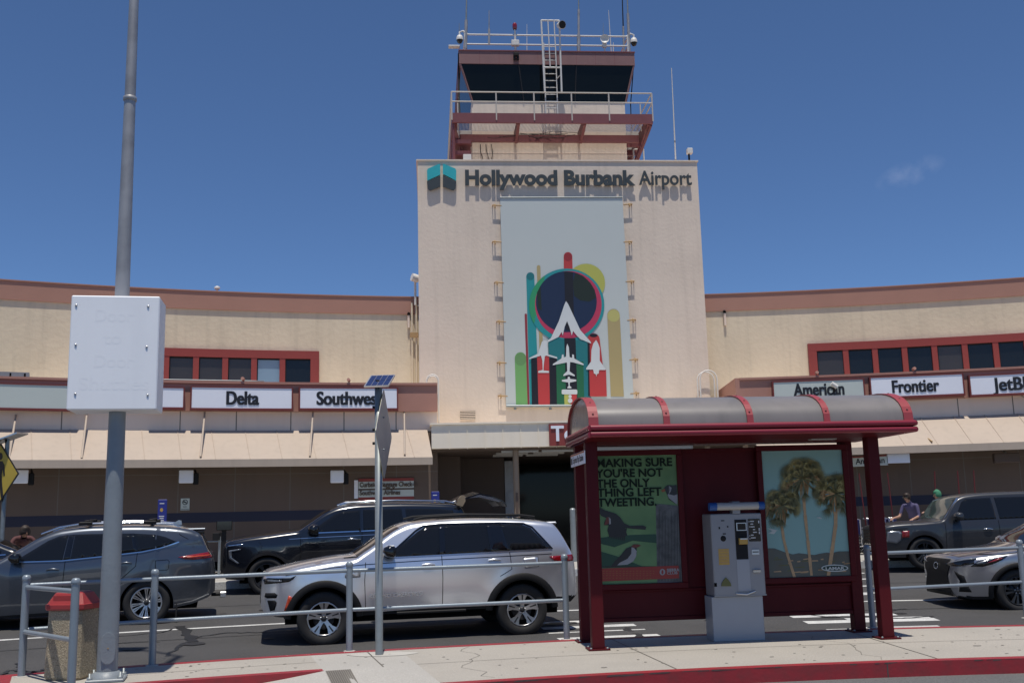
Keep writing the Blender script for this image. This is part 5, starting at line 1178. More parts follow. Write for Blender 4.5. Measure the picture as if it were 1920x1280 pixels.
def arcpts(cx,cz,r,a0,a1,n=18): return [(cx+r*math.cos(math.radians(a0+(a1-a0)*i/n)),cz+r*math.sin(math.radians(a0+(a1-a0)*i/n))) for i in range(n+1)]
def wheel(root,cx,y,R,rr,style,wd=.235,side=-1):
    o=Vector((cx,y,R)); m=MB(); s=side
    pr=[(rr*.98,s*wd*.5-s*.02),(rr+.012,s*wd*.5),(R-.04,s*wd*.5+s*.006),(R-.012,s*wd*.44),(R,s*wd*.34),(R,-s*wd*.34),(R-.03,-s*wd*.5),(rr*.98,-s*wd*.5)]
    m.lathe(pr,'rubber',o,'Y',48); t=m.build('wheel',root,local=True)
    m=MB(); m.lathe([(rr*.985,s*wd*.5-s*.012),(rr*.93,s*wd*.5-s*.002),(rr*.90,s*wd*.5-s*.02),(rr*.88,-s*wd*.3)],style['rim'],o,'Y',48); m.lathe([(0,s*wd*.1),(rr*.9,s*wd*.1)],'dark_hole',o,'Y',32); m.lathe([(0,s*wd*.16),(rr*.62,s*wd*.16),(rr*.62,s*wd*.12)],'rim_dark',o,'Y',32)
    yo=s*wd*.5-s*.012
    n=style['n']
    for k in range(n):
        for dk in style['pair']:
            a=2*math.pi*k/n+style.get('a0',math.pi/2)+dk; ca,sa=math.cos(a),math.sin(a); prof=style['prof']
            L=[];Rr=[]
            for r,w in prof:
                L.append(Vector((r*rr*ca-w*rr*sa,yo-s*(.0+(.035*(1-r) if 1 else 0)),r*rr*sa+w*rr*ca))); Rr.append(Vector((r*rr*ca+w*rr*sa,yo-s*.035*(1-r),r*rr*sa-w*rr*ca)))
            m.prism([o+p for p in L+Rr[::-1]],Vector((0,-s*.03,0)),style['rim'])
            if style.get('inset'):
                q0,q1,wq=style['inset']; pp_=[]
                for r,w in ((q0,wq*.6),(q1,wq)): pp_.append((r,w))
                quad=[o+Vector((r*rr*ca-w*rr*sa,yo+s*.002-s*.035*(1-r),r*rr*sa+w*rr*ca)) for r,w in pp_]+[o+Vector((r*rr*ca+w*rr*sa,yo+s*.002-s*.035*(1-r),r*rr*sa-w*rr*ca)) for r,w in pp_[::-1]]
                m.poly(quad,'rim_dark')
    m.lathe([(0,yo-s*.012),(rr*.13,yo-s*.014),(rr*.2,yo-s*.04),(rr*.24,yo-s*.06)],style.get('hub','rim_dark'),o,'Y',20)
    for k in range(5): a=2*math.pi*k/5+.3; m.lathe([(0,yo-s*.022),(.012,yo-s*.024),(.013,yo-s*.04)],'alu',o+Vector((rr*.19*math.cos(a),0,rr*.19*math.sin(a))),'Y',8)
    m.build('rim',t,local=True); return t
def archtrim(c,mb,cx,cz,ra,w,aa,s,n=36):
    vs=[];q=[(ra+w,.003),(ra+w-.012,.022),(ra+.01,.026),(ra-.008,.02),(ra-.008,-.10)]
    for i in range(n+1):
        a=math.radians(aa[0]+(aa[1]-aa[0])*i/n)
        for r,o in q:
            rr_=max(r,ra+.004); y=c.half(cx+rr_*math.cos(a),cz+rr_*math.sin(a)); vs.append(Vector((cx+r*math.cos(a),s*(y+o),cz+r*math.sin(a))))
    k=len(q); mb.add(vs,[(i*k+j,i*k+j+1,i*k+k+j+1,i*k+k+j) for i in range(n) for j in range(k-1)],'black_plastic',True)
def underbody(c,root):
    S=c.S; m=MB(); w=c.w
    m.box(c.x0+.35,c.x1-.3,-w*.66,w*.66,S.get('clear',.24),S['R']*2+.05,'dark_hole'); m.box(S['arch']+.02,S['wb']-S['arch']-.02,-w*.86,w*.86,S.get('clear',.24)+.02,.5,'dark_hole')
    for cx in (0,S['wb']): m.tube([Vector((cx,-w*.8,S['R'])),Vector((cx,w*.8,S['R']))],.05,'dark_hole',8)
    m.build('underbody',root,local=True)
def mirror(root,x,y,z,m1,m2,s=-1,sc=1.0):
    m=MB(); pr=[]
    cs=[(-.10,.0),(-.085,.055),(-.03,.085),(.05,.08),(.075,.04),(.075,-.05),(.04,-.075),(-.05,-.06)]
    vs=[];n=len(cs)
    for yy,k in ((.0,.75),(.06,1.0),(.15,.98),(.20,.8),(.215,.55)): vs+=[Vector((x+p[0]*k*sc,y+s*(yy*sc),z+p[1]*k*sc)) for p in cs]
    fs=[tuple(range(n-1,-1,-1)),tuple(range(4*n,5*n))]
    for r in range(4): fs+=[(r*n+i,r*n+(i+1)%n,(r+1)*n+(i+1)%n,(r+1)*n+i) for i in range(n)]
    m.add(vs,fs,m1,True); m.tube([Vector((x-.02,y-s*.04,z-.09)),Vector((x-.01,y+s*.08,z-.03))],.03,m2,8); m.build('door_mirror',root,local=True,sharp=50)
def handle(c,root,x,z,mt,L=.19,lab=None):
    for s in ((-1,1) if c.S.get('both',True) else (-1,)):
        m=MB(); a=[c.snap((x-L/2+L*i/6,z+.012*math.sin(math.pi*i/6)),'side',.006+.016*math.sin(math.pi*min(1,max(0,i/6)))**.5,s) for i in range(7)]
        m.tube(a,.016,mt,8); m.build('door_handle',root,local=True)
        m=MB(); c.patch(m,[(x+.075*math.cos(t),z-.012+.032*math.sin(t)) for t in [i*math.pi/6 for i in range(12)]],'side','black_plastic',.002,s,.05,.004); 
def place_car(name,label,cat,S,near_pt,yaw,rx=.0,group=None):
    n=Vector((-math.sin(yaw),math.cos(yaw),0)); loc=Vector(near_pt)+n*(S['w']-.03)
    return thing(name,label,cat,loc,yaw,group,rx)
def std(c,root,windows,gaps,handles,wheels,hmat,both=(-1,1)):
    o=c.body().build('body',root,local=True,sharp=40); underbody(c,root)
    for nm,poly,mt,off in windows:
        for s in both: m=MB(); c.patch(m,poly,'side',mt,off,s); w=m.build(nm,root,local=True)
    m=MB()
    for g in gaps:
        for s in both: c.line(m,g,'side','dark_hole',.010,.0025,s)
    m.build('panel_gaps',root,local=True)
    for x,z in handles: handle(c,root,x,z,hmat)
    st,R,rr=wheels
    for cx in (0,c.S['wb']):
        for s in (-1,1): wheel(root,cx,s*(c.w-.135),R,rr,st,.24,s)
def lines(c,root,nm,lst,mt,w=.02,off=.008,both=(-1,1),**k):
    m=MB()
    for pts in lst:
        for s in both: c.line(m,pts,'side',mt,w,off,s)
    return m.build(nm,root,local=True)
def patches(c,root,nm,polys,mt,off=.006,mode='side',both=(-1,1),label=None):
    out=[]
    for poly in polys:
        for s in (both if mode=='side' else (1,)):
            m=MB(); c.patch(m,poly,mode,mt,off,s,.07); o=m.build(nm,root,local=True); out.append(o)
            if label: o['label']=label
    return out
def wshield(c,root,x0,x1,mt,yk,nm='windshield',n=14,off=.004):
    """glass across the car between two stations of the roof line"""
    m=MB(); vs=[];k=12
    for i in range(n+1):
        x=x0+(x1-x0)*i/n
        for j in range(k+1):
            w=yk(x); y=-w+2*w*j/k; vs.append(c.snap((x,y),'top',off))
    m.add(vs,[(i*(k+1)+j,(i+1)*(k+1)+j,(i+1)*(k+1)+j+1,i*(k+1)+j+1) for i in range(n) for j in range(k)],mt,True); return m.build(nm,root,local=True)
# ---------------------------------------------------------------- silver car before the shelter
S=dict(w=.965,wb=2.964,R=.388,arch=.475,paint='paint_silver',r=.09,tum=.33,flare=.03,clear=.30,
 top=[(-.90,.80),(-.885,.98),(-.84,1.06),(-.6,1.12),(-.26,1.185),(.26,1.255),(.42,1.265),(.62,1.37),(1.08,1.655),(1.31,1.735),(1.6,1.765),(2.15,1.785),(2.8,1.77),(3.25,1.735),(3.52,1.69),(3.60,1.60),(3.74,1.34),(3.80,1.22),(3.86,.90),(3.885,.78)],
 bot=[(-.90,.60),(-.86,.50),(-.7,.44),(-.5,.42),(.5,.41),(2.45,.43),(3.45,.47),(3.75,.47),(3.885,.58)],
 belt=[(-.9,1.5),(.3,1.30),(.6,1.19),(3.45,1.27),(3.9,1.3)],
 plan=[(-.90,.70),(-.80,.84),(-.6,.945),(-.3,.985),(.1,1),(3.2,1),(3.6,.96),(3.8,.90),(3.885,.80)],crown=[(-.9,.03),(-.5,.05),(.3,.05),(1.2,.02),(3.4,.03),(3.885,.02)],
 clad=lambda x,z: z<.475 or (z<.56 and x>3.45))
a=G(607,1210,-.17); b=G(984,1190.6,-.17); yw=math.atan2(b.y-a.y,b.x-a.x)
JP=place_car('parked_car','silver sport utility car with black wheel arch trim at the kerb before the railing','car',S,(a.x,a.y,-.17),yw,.012)
c=Car(S)
WS=dict(rim='rim_silver',n=5,pair=(0,),prof=[(.12,.13),(.35,.12),(.62,.17),(.93,.34),(.97,.34)],inset=(.50,.93,.05),a0=math.pi/2)
fw=[(.93,1.235),(1.05,1.335),(1.38,1.585),(1.50,1.655),(1.735,1.672),(1.715,1.248)]
rw=[(1.785,1.25),(1.79,1.672),(2.46,1.672),(2.50,1.265)]
rp=[(2.49,1.265),(2.455,1.672),(2.68,1.668),(2.77,1.271)]
qw=[(2.755,1.272),(2.665,1.665),(3.02,1.652),(3.15,1.60),(3.43,1.285)]
std(c,JP,[('window',fw,'glass_dark',.004),('window',rw,'glass_dark',.004),('window_pillar',rp,'black_gloss',.0055),('window',qw,'glass_dark',.004),('window_pillar',[(1.705,1.247),(1.725,1.672),(1.80,1.672),(1.795,1.25)],'black_gloss',.0065)],
 [[(.60,1.17),(.585,.9),(.60,.52)],[(1.735,1.235),(1.745,.9),(1.74,.50)],[(2.78,1.26),(2.80,1.0),(2.62,.90)],[(.30,1.23),(.50,1.245)],[(-.55,1.02),(.1,1.11),(.6,1.14),(1.5,1.17),(3.44,1.205)]],[(1.53,1.10),(2.54,1.135)],(WS,.388,.245),'paint_silver')
lines(c,JP,'window_trim',[[(.90,1.225),(1.05,1.345),(1.36,1.60),(1.48,1.67),(1.75,1.69),(2.66,1.685),(3.04,1.668),(3.17,1.612),(3.46,1.275)]],'black_gloss',.028,.006); lines(c,JP,'belt_trim',[[(.90,1.222),(1.74,1.238),(3.46,1.272)]],'trim_chrome',.016,.007)
for cx,aa in ((0,(4,176)),(2.964,(4,176))):
    for s in (-1,1):
        m=MB(); archtrim(c,m,cx,.368,.475,.095,aa,s)
        m.build('wheel_arch_trim',JP,local=True)
patches(c,JP,'side_marker',[[(-.565,.52),(-.50,.545),(-.455,.71),(-.50,.74)]],'lamp_amber',.014)
patches(c,JP,'headlight',[[(-.865,.965),(-.80,.99),(-.48,.985),(-.40,1.02),(-.44,.965),(-.50,.93),(-.84,.90)]],'black_gloss',.008)
patches(c,JP,'lamp_strip',[[(-.80,.935),(-.60,.935),(-.60,.955),(-.80,.965)]],'lamp_clear',.012)
patches(c,JP,'fog_lamp_bezel',[[(-.83,.775),(-.70,.78),(-.66,.745),(-.68,.705),(-.80,.70),(-.84,.72)],[(-.80,.67),(-.70,.675),(-.67,.64),(-.70,.53),(-.76,.52)]],'black_plastic',.008)
patches(c,JP,'taillight',[[(3.40,1.165),(3.46,1.17),(3.78,1.185),(3.83,1.17),(3.83,1.085),(3.50,1.075)]],'lamp_red',.008)
patches(c,JP,'fuel_flap',[[(2.985,1.16),(3.22,1.17),(3.225,1.03),(3.215,1.015),(3.01,1.01),(2.99,1.03)]],'paint_silver',.004); lines(c,JP,'flap_gap',[[(2.985,1.16),(3.22,1.17),(3.225,1.03),(3.01,1.01),(2.985,1.16)]],'dark_hole',.007,.005)
patches(c,JP,'charge_flap',[[(.30,1.07),(.52,1.08),(.52,.965),(.30,.96)]],'paint_silver',.003); lines(c,JP,'flap_gap',[[(.30,1.07),(.30,.96),(.52,.965),(.52,1.08)]],'dark_hole',.006,.004)
wshield(c,JP,.48,1.12,'glass_dark',lambda x:.80-.14*(x-.48)); wshield(c,JP,1.35,3.2,'black_gloss',lambda x:.48,'sunroof')
wshield(c,JP,3.55,3.72,'glass_dark',lambda x:.68,'rear_window')
patches(c,JP,'grille',[[(-.60,.93),(.60,.93),(.58,1.02),(-.58,1.02)]],'black_gloss',.01,'front'); patches(c,JP,'lower_grille',[[(-.6,.62),(.6,.62),(.55,.74),(-.55,.74)]],'black_plastic',.01,'front')
for s in (-1,1):
    mirror(JP,.95,s*.93,1.315,'black_gloss','black_plastic',s,1.15)
    m=MB(); m.tube([Vector((1.35,s*.66,1.765)),Vector((1.5,s*.66,1.80)),Vector((2.2,s*.66,1.825)),Vector((3.0,s*.66,1.80)),Vector((3.25,s*.66,1.765))],.02,'black_plastic',8); m.build('roof_rail',JP,local=True)
m=MB(); m.box(3.40,3.62,-.62,.62,1.645,1.685,'paint_silver',None,.015); m.build('spoiler',JP,local=True)
m=MB(); m.lathe([(.10,0),(.08,.04),(.0,.06)],'black_gloss',Vector((3.05,0,1.765)),n=12); m.build('roof_antenna',JP,local=True)
m=MB(); p=c.snap((.66,.66),'side',.006,-1); q=c.snap((1.45,.665),'side',.006,-1); ux=(q-p).normalized(); text(m,'GRAND CHEROKEE',p,ux,UZ,.075,'trim_chrome',.006,.001,'LEFT',width=.78); m.build('lettering',JP,local=True)
m=MB(); m.box(1.05,2.1,-.93,-.80,.40,.44,'black_plastic',None,.01); m.build('side_step',JP,local=True)
# ---------------------------------------------------------------- dark grey car at the left
R_=.383
S=dict(w=.955,wb=2.85,R=R_,arch=.435,paint='paint_grey',r=.10,tum=.36,flare=.03,clear=.24,
 top=[(-.97,.72),(-.95,.88),(-.85,.98),(-.3,1.07),(.25,1.13),(.45,1.17),(.75,1.33),(1.15,1.56),(1.45,1.655),(2.0,1.70),(2.5,1.70),(3.22,1.66),(3.55,1.60),(3.72,1.50),(3.84,1.25),(3.90,1.15),(3.945,.92),(3.965,.74)],
 bot=[(-.97,.5),(-.85,.32),(.5,.24),(2.4,.24),(3.30,.28),(3.6,.33),(3.85,.42),(3.965,.52)],
 belt=[(-.97,1.5),(.3,1.2),(.7,1.07),(2.1,1.17),(2.7,1.23),(3.3,1.37),(3.97,1.45)],
 plan=[(-.97,.66),(-.85,.82),(-.6,.94),(-.2,1),(2.9,1),(3.4,.97),(3.75,.90),(3.9,.83),(3.965,.74)],crown=[(-.97,.03),(0,.05),(1.2,.02),(3.4,.03),(3.965,.02)],clad=lambda x,z:z<.27)
h=G(273,1171,-.05); yw=math.radians(16)
o_=Vector((h.x,h.y,-.05))-Vector((math.cos(yw),math.sin(yw),0))*2.85
HL=place_car('passing_car','dark grey sport utility car at the left edge behind the light pole','car',S,o_,yw,.02)
c=Car(S); WH=dict(rim='rim_silver',n=6,pair=(-.2,.2),prof=[(.12,.06),(.5,.055),(.93,.13),(.97,.13)],inset=(.45,.85,.022),a0=0.35)
fw=[(.72,1.145),(.85,1.20),(1.25,1.46),(1.42,1.53),(1.56,1.545),(1.50,1.14)]
rw=[(1.62,1.15),(1.66,1.55),(2.30,1.55),(2.38,1.21)]; r2=[(2.41,1.215),(2.34,1.548),(2.55,1.545),(2.66,1.235)]
qw=[(2.69,1.24),(2.60,1.543),(2.95,1.515),(3.12,1.47),(3.33,1.375),(3.1,1.305),(2.9,1.26)]
std(c,HL,[('window',fw,'glass_dark',.004),('window',rw,'glass_dark',.004),('window',r2,'glass_dark',.004),('window',qw,'glass_dark',.004),('window_pillar',[(1.51,1.14),(1.565,1.545),(1.655,1.55),(1.615,1.15)],'black_gloss',.004),('window_pillar',[(2.62,1.235),(2.55,1.545),(2.605,1.545),(2.70,1.24)],'black_gloss',.005)],
 [[(.50,1.06),(.42,.7),(.5,.32)],[(1.545,1.12),(1.52,.7),(1.54,.30)],[(2.68,1.225),(2.66,1.0),(2.44,.80)],[(3.28,1.65),(3.36,1.50),(3.5,1.42)]],[(1.36,.985),(2.50,1.05)],(WH,R_,.262),'paint_grey')
lines(c,HL,'window_trim',[[(.70,1.125),(1.5,1.125),(2.2,1.18),(2.75,1.23),(3.05,1.285),(3.35,1.378)]],'chrome',.018,.014)
patches(c,HL,'taillight',[[(3.34,1.125),(3.50,1.15),(3.84,1.19),(3.90,1.165),(3.90,1.09),(3.60,1.07),(3.45,1.085)]],'lamp_red',.01)
patches(c,HL,'taillight_strip',[[(3.45,1.125),(3.86,1.15),(3.86,1.125),(3.5,1.105)]],'lamp_amber',.014)
lines(c,HL,'fuel_flap',[[(2.975,1.08),(3.17,1.09),(3.20,1.06),(3.19,.94),(3.17,.92),(3.0,.915),(2.98,.94),(2.975,1.08)]],'dark_hole',.008,.003)
patches(c,HL,'headlight',[[(-.80,.80),(-.35,.93),(-.30,.90),(-.6,.76),(-.78,.74)]],'lamp_clear',.006)
lines(c,HL,'sill_trim',[[(3.30,.33),(3.6,.38),(3.86,.48)]],'trim_chrome',.018,.008)
wshield(c,HL,.50,1.20,'glass_dark',lambda x:.78-.14*(x-.5)); wshield(c,HL,3.60,3.86,'glass_dark',lambda x:.66-.1*(x-3.6),'rear_window')
for s in (-1,1):
    mirror(HL,.80,s*.92,1.19,'black_gloss' ,'black_plastic',s,1.1)
    m=MB(); m.tube([Vector((1.12,s*.67,1.57)),Vector((1.4,s*.67,1.675)),Vector((1.75,s*.67,1.725)),Vector((2.6,s*.67,1.725)),Vector((3.2,s*.67,1.68)),Vector((3.3,s*.67,1.655))],.018,'chrome',8); m.build('roof_rail',HL,local=True)
    for x in (1.82,2.86):
        m=MB(); zt_=c.T(x); m.box(x-.12,x+.10,s*.67-.04,s*.67+.04,zt_+.005,zt_+.065,'black_plastic',None,.015); m.build('rack_foot',HL,local=True)
for x in (1.82,2.86): m=MB(); zt_=c.T(x)+.075; m.box(x-.035,x+.035,-.66,.66,zt_-.012,zt_+.012,'black_plastic',None,.008); m.build('cross_bar',HL,local=True)
m=MB(); m.box(3.42,3.78,-.60,.60,1.565,1.60,'paint_grey',None,.012); m.box(3.55,3.76,-.62,.62,1.50,1.555,'black_gloss',None,.01); m.build('spoiler',HL,local=True)
m=MB(); m.prism([Vector((3.18,-.02,1.665)),Vector((3.36,-.02,1.655)),Vector((3.35,-.02,1.73)),Vector((3.30,-.02,1.74))],Vector((0,.04,0)),'alu'); m.build('roof_antenna',HL,local=True)
m=MB(); m.box(3.325,3.345,-.90,-.62,.10,.36,'rubber',None,.004); m.build('mud_flap',HL,local=True)
m=MB(); m.tube([Vector((3.9,0,.40)),Vector((4.12,0,.40))],.03,'black_plastic',8); m.box(4.05,4.16,-.04,.04,.34,.44,'alu',None,.01); m.build('tow_hitch',HL,local=True)
m=MB(); p=c.snap((.02,.865),'side',.006,-1); q=c.snap((.40,.89),'side',.006,-1); text(m,'HYBRID',p,(q-p).normalized(),UZ,.05,'trim_chrome',.005,.001,'LEFT',width=.3); m.build('lettering',HL,local=True)
# ---------------------------------------------------------------- black car at the far kerb, tailgate up
S=dict(w=1.02,wb=3.35,R=.40,arch=.47,paint='paint_black',r=.10,tum=.27,flare=.02,clear=.25,
 top=[(-.93,.80),(-.92,1.02),(-.86,1.15),(-.6,1.22),(-.1,1.30),(.45,1.355),(.62,1.37),(.85,1.50),(1.28,1.76),(1.55,1.85),(2.0,1.90),(2.8,1.91),(3.8,1.88),(4.22,1.83),(4.30,1.72),(4.42,1.25),(4.46,.9),(4.47,.75)],
 bot=[(-.93,.52),(-.85,.36),(.5,.28),(2.8,.28),(4.0,.36),(4.47,.5)],belt=[(-.93,1.6),(.4,1.42),(.8,1.27),(4.4,1.36)],
 plan=[(-.93,.84),(-.84,.92),(-.5,.98),(0,1),(3.8,1),(4.3,.97),(4.47,.9)],crown=[(-.93,.02),(0,.05),(1.4,.02),(4.2,.03),(4.47,.02)])
e=P(500,1115,22.4); e.z=.09; yw=math.radians(12.5)
ES=place_car('parked_car','large black sport utility car at the far kerb with its tailgate raised','car',S,e,yw,.02)
c=Car(S); WE=dict(rim='rim_dark',n=7,pair=(0,),prof=[(.12,.09),(.5,.07),(.95,.16)],a0=.3)
std(c,ES,[('window',[(.92,1.31),(1.0,1.38),(1.40,1.66),(1.58,1.74),(1.98,1.76),(1.98,1.32)],'glass_dark',.004),('window',[(2.05,1.32),(2.05,1.76),(2.90,1.76),(2.95,1.33)],'glass_dark',.004),('window',[(3.02,1.335),(2.98,1.76),(3.75,1.745),(4.05,1.70),(4.12,1.37)],'glass_dark',.004)],
 [[(.70,1.22),(.68,.5)],[(2.02,1.27),(2.02,.45)],[(2.98,1.30),(2.98,1.0),(2.82,.85)]],[(1.80,1.13),(2.78,1.15)],(WE,.40,.28),'trim_chrome')
lines(c,ES,'belt_trim',[[(.90,1.285),(2.0,1.30),(4.10,1.345)]],'chrome',.022,.007); lines(c,ES,'side_crease',[[(.45,1.17),(1.0,1.19),(3.5,1.24)]],'trim_chrome',.012,.004)
patches(c,ES,'headlight',[[(-.80,.97),(-.55,1.0),(-.56,.97),(-.74,.945),(-.74,.82),(-.58,.70),(-.61,.68),(-.79,.80)]],'lamp_clear',.006); patches(c,ES,'lamp_strip',[[(-.82,1.07),(-.50,1.105),(-.50,1.085),(-.82,1.05)]],'chrome',.008)
patches(c,ES,'grille',[[(-.62,.66),(.62,.66),(.66,1.06),(-.66,1.06)]],'black_plastic',.01,'front')
wshield(c,ES,.70,1.33,'glass_dark',lambda x:.84-.10*(x-.7))
for s in (-1,1):
    mirror(ES,.98,s*.98,1.36,'black_gloss','black_plastic',s,1.35)
    m=MB(); m.tube([Vector((1.55,s*.70,1.86)),Vector((1.75,s*.70,1.925)),Vector((2.8,s*.70,1.95)),Vector((3.9,s*.70,1.91)),Vector((4.1,s*.70,1.86))],.02,'chrome',8); m.build('roof_rail',ES,local=True)
m=MB(); vs=[]; pr=[(4.16,1.90,.86),(4.35,1.985,.90),(4.66,2.07,.90),(4.95,2.00,.90),(5.2,1.90,.88),(5.30,1.80,.84)]
for x,z,w in pr: vs+=[Vector((x,-w,z-.05)),Vector((x,-w,z)),Vector((x,0,z+.04)),Vector((x,w,z)),Vector((x,w,z-.05)),Vector((x,0,z-.03))]
m.add(vs,[(k*6+j,k*6+(j+1)%6,k*6+6+(j+1)%6,k*6+6+j) for k in range(5) for j in range(6)]+[tuple(range(6)),tuple(range(30,36))],'paint_black'); tg=m.build('tailgate',ES,local=True)
m=MB(); m.prism([Vector((4.42,-.905,1.97)),Vector((4.66,-.905,2.035)),Vector((4.95,-.905,1.97)),Vector((5.15,-.905,1.885)),Vector((5.1,-.905,1.865)),Vector((4.66,-.905,1.98))],Vector((0,.01,0)),'trim_chrome'); m.build('tailgate_edge',tg,local=True)
m=MB(); m.prism([Vector((4.12,-.95,1.82)),Vector((4.16,-.95,1.95)),Vector((4.24,-.95,2.03)),Vector((4.31,-.95,2.02)),Vector((4.33,-.95,1.90)),Vector((4.26,-.95,1.78))],Vector((0,.05,0)),'end_panel'); m.build('tail_glass',tg,local=True)
for x,y,z,w,d,h,mt in ((4.5,-.3,1.0,.35,.5,.75,'seat_blue'),(4.82,-.25,1.0,.3,.4,.68,'aggregate'),(4.55,.35,1.0,.5,.5,.6,'interior_brown')): pass
# ---------------------------------------------------------------- dark boxy car at the far kerb on the right
S=dict(w=.965,wb=2.995,R=.365,arch=.43,paint='paint_slate',r=.08,tum=.20,flare=.03,clear=.22,
 top=[(-.93,.74),(-.92,.93),(-.86,1.01),(-.5,1.07),(.1,1.10),(.42,1.12),(.5,1.16),(.72,1.45),(.86,1.60),(1.05,1.67),(1.5,1.71),(2.3,1.725),(3.3,1.71),(3.9,1.67),(4.08,1.58),(4.15,1.0),(4.18,.7)],
 bot=[(-.93,.42),(-.8,.28),(.5,.26),(3.6,.27),(4.18,.45)],belt=[(-.93,1.5),(.4,1.12),(.5,1.04),(4.2,1.12)],
 plan=[(-.93,.86),(-.86,.93),(-.6,.98),(-.2,1),(3.9,1),(4.18,.94)],crown=[(-.93,.03),(0,.04),(1.1,.02),(4.2,.02)])
f=P(1738,1067,24.0); yw=math.radians(-3.5)
FX=place_car('waiting_car','dark slate boxy wagon with a flat roof at the far kerb behind the right railing','car',S,f,yw,.0)
c=Car(S); WF=dict(rim='rim_dark',n=5,pair=(-.17,.17),prof=[(.12,.06),(.5,.05),(.95,.09)],a0=.2)
std(c,FX,[('window',[(.72,1.085),(.95,1.50),(1.06,1.57),(1.62,1.585),(1.66,1.10)],'glass_dark',.004),('window',[(1.74,1.10),(1.70,1.588),(2.72,1.59),(2.76,1.115)],'glass_dark',.004),('window',[(2.84,1.115),(2.80,1.59),(3.80,1.575),(3.86,1.13)],'glass_dark',.004)],
 [[(.50,1.03),(.48,.40)],[(1.70,1.07),(1.70,.40)],[(2.80,1.09),(2.80,.8),(2.62,.62)]],[(1.44,.87),(2.52,.88)],(WF,.365,.25),'chrome')
patches(c,FX,'headlight',[[(-.84,.64),(-.80,.87),(-.56,.88),(-.50,.84),(-.53,.66),(-.62,.60)]],'lamp_clear',.008); patches(c,FX,'side_marker',[[(-.50,.72),(-.49,.87),(-.33,.88),(-.34,.73)]],'lamp_red',.010)
m=MB(); c.patch(m,[(-.66,.55),(.66,.55),(.70,.9),(-.70,.9)],'front','black_gloss',.008,1,.07); g_=m.build('grille',FX,local=True)
m=MB()
for z in (.60,.68,.76,.84): c.patch(m,[(-.66,z),(.66,z),(.66,z+.022),(-.66,z+.022)],'front','black_plastic',.02,1,.1,.01)
m.build('grille_bar',g_,local=True)
patches(c,FX,'headlight',[[(-.86,.66),(-.72,.66),(-.72,.88),(-.84,.88)],[(.72,.66),(.86,.66),(.84,.88),(.72,.88)]],'lamp_clear',.012,'front'); patches(c,FX,'number_plate',[[(-.16,.42),(.16,.42),(.16,.52),(-.16,.52)]],'plate_white',.03,'front')
patches(c,FX,'bumper_trim',[[(-.75,.33),(.75,.33),(.75,.37),(-.75,.37)]],'trim_chrome',.016,'front')
mat('glass_screen',(.03,.05,.055),.06,spec=.7,var=.6,scale=1.2,tint=(.09,.14,.10))
wshield(c,FX,.47,.90,'glass_screen',lambda x:.80-.14*(x-.45))
for s in (-1,1): mirror(FX,.78,s*.95,1.17,'paint_slate','black_plastic',s,1.2)
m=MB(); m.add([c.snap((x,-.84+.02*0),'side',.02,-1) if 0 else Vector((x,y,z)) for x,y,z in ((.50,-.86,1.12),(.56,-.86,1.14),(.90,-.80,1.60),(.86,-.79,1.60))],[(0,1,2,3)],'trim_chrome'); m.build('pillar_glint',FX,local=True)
# ---------------------------------------------------------------- silver grey car with dark grille, right edge
S=dict(w=.92,wb=2.64,R=.352,arch=.41,paint='paint_lexus',r=.12,tum=.38,flare=.035,clear=.2,
 top=[(-.95,.70),(-.93,.82),(-.88,.90),(-.7,.955),(-.35,1.01),(.2,1.07),(.38,1.10),(.7,1.28),(1.15,1.47),(1.5,1.53),(2.2,1.52),(2.9,1.42),(3.2,1.30),(3.35,1.0),(3.45,.7)],
 bot=[(-.95,.34),(-.9,.26),(-.7,.22),(.5,.22),(3.0,.26),(3.45,.45)],belt=[(-.95,1.4),(.3,1.12),(.7,1.03),(3.4,1.15)],
 plan=[(-.95,.60),(-.88,.74),(-.75,.86),(-.5,.955),(-.15,1),(2.9,1),(3.3,.92),(3.45,.8)],crown=[(-.95,.03),(-.5,.06),(.3,.05),(1.3,.02),(3.45,.02)],clad=lambda x,z:z<.27)
l=G(1914,1147,-.16); yw=math.radians(1.5)
LX=place_car('passing_car','silver grey crossover with a big dark hourglass grille at the right edge','car',S,l,yw,.01)
c=Car(S); WL=dict(rim='rim_dark',n=5,pair=(-.2,.2),prof=[(.12,.06),(.5,.05),(.95,.10)],a0=.6)
std(c,LX,[('window',[(.75,1.07),(1.2,1.36),(1.45,1.42),(1.75,1.43),(1.70,1.08)],'glass_dark',.004),('window',[(1.78,1.085),(1.82,1.43),(2.4,1.39),(2.7,1.25),(2.6,1.12)],'glass_dark',.004)],
 [[(.62,1.0),(.58,.4)],[(-.62,.955),(-.25,.94),(.1,.98),(.35,1.05)]],[(1.5,.93),(2.4,.95)],(WL,.352,.24),'paint_lexus')
for s in (-1,1):
    for cx in (0,2.64):
        m=MB(); archtrim(c,m,cx,.332,.41,.07,(-12,192),s)
        m.build('wheel_arch_trim',LX,local=True)
m=MB(); c.patch(m,[(-.45,.865),(.45,.865),(.49,.74),(.41,.58),(.52,.31),(.48,.26),(-.48,.26),(-.52,.31),(-.41,.58),(-.49,.74)],'front','black_plastic',.010,1,.05); g_=m.build('grille',LX,local=True)
m=MB()
for i in range(16): a=i*math.pi/8; c.patch(m,[(.085*math.cos(a),.74+.06*math.sin(a)),(.085*math.cos(a+.4),.74+.06*math.sin(a+.4)),(.07*math.cos(a+.4),.74+.047*math.sin(a+.4)),(.07*math.cos(a),.74+.047*math.sin(a))],'front','chrome',.022,1,.1,.008)
m.build('grille_bar',g_,local=True)
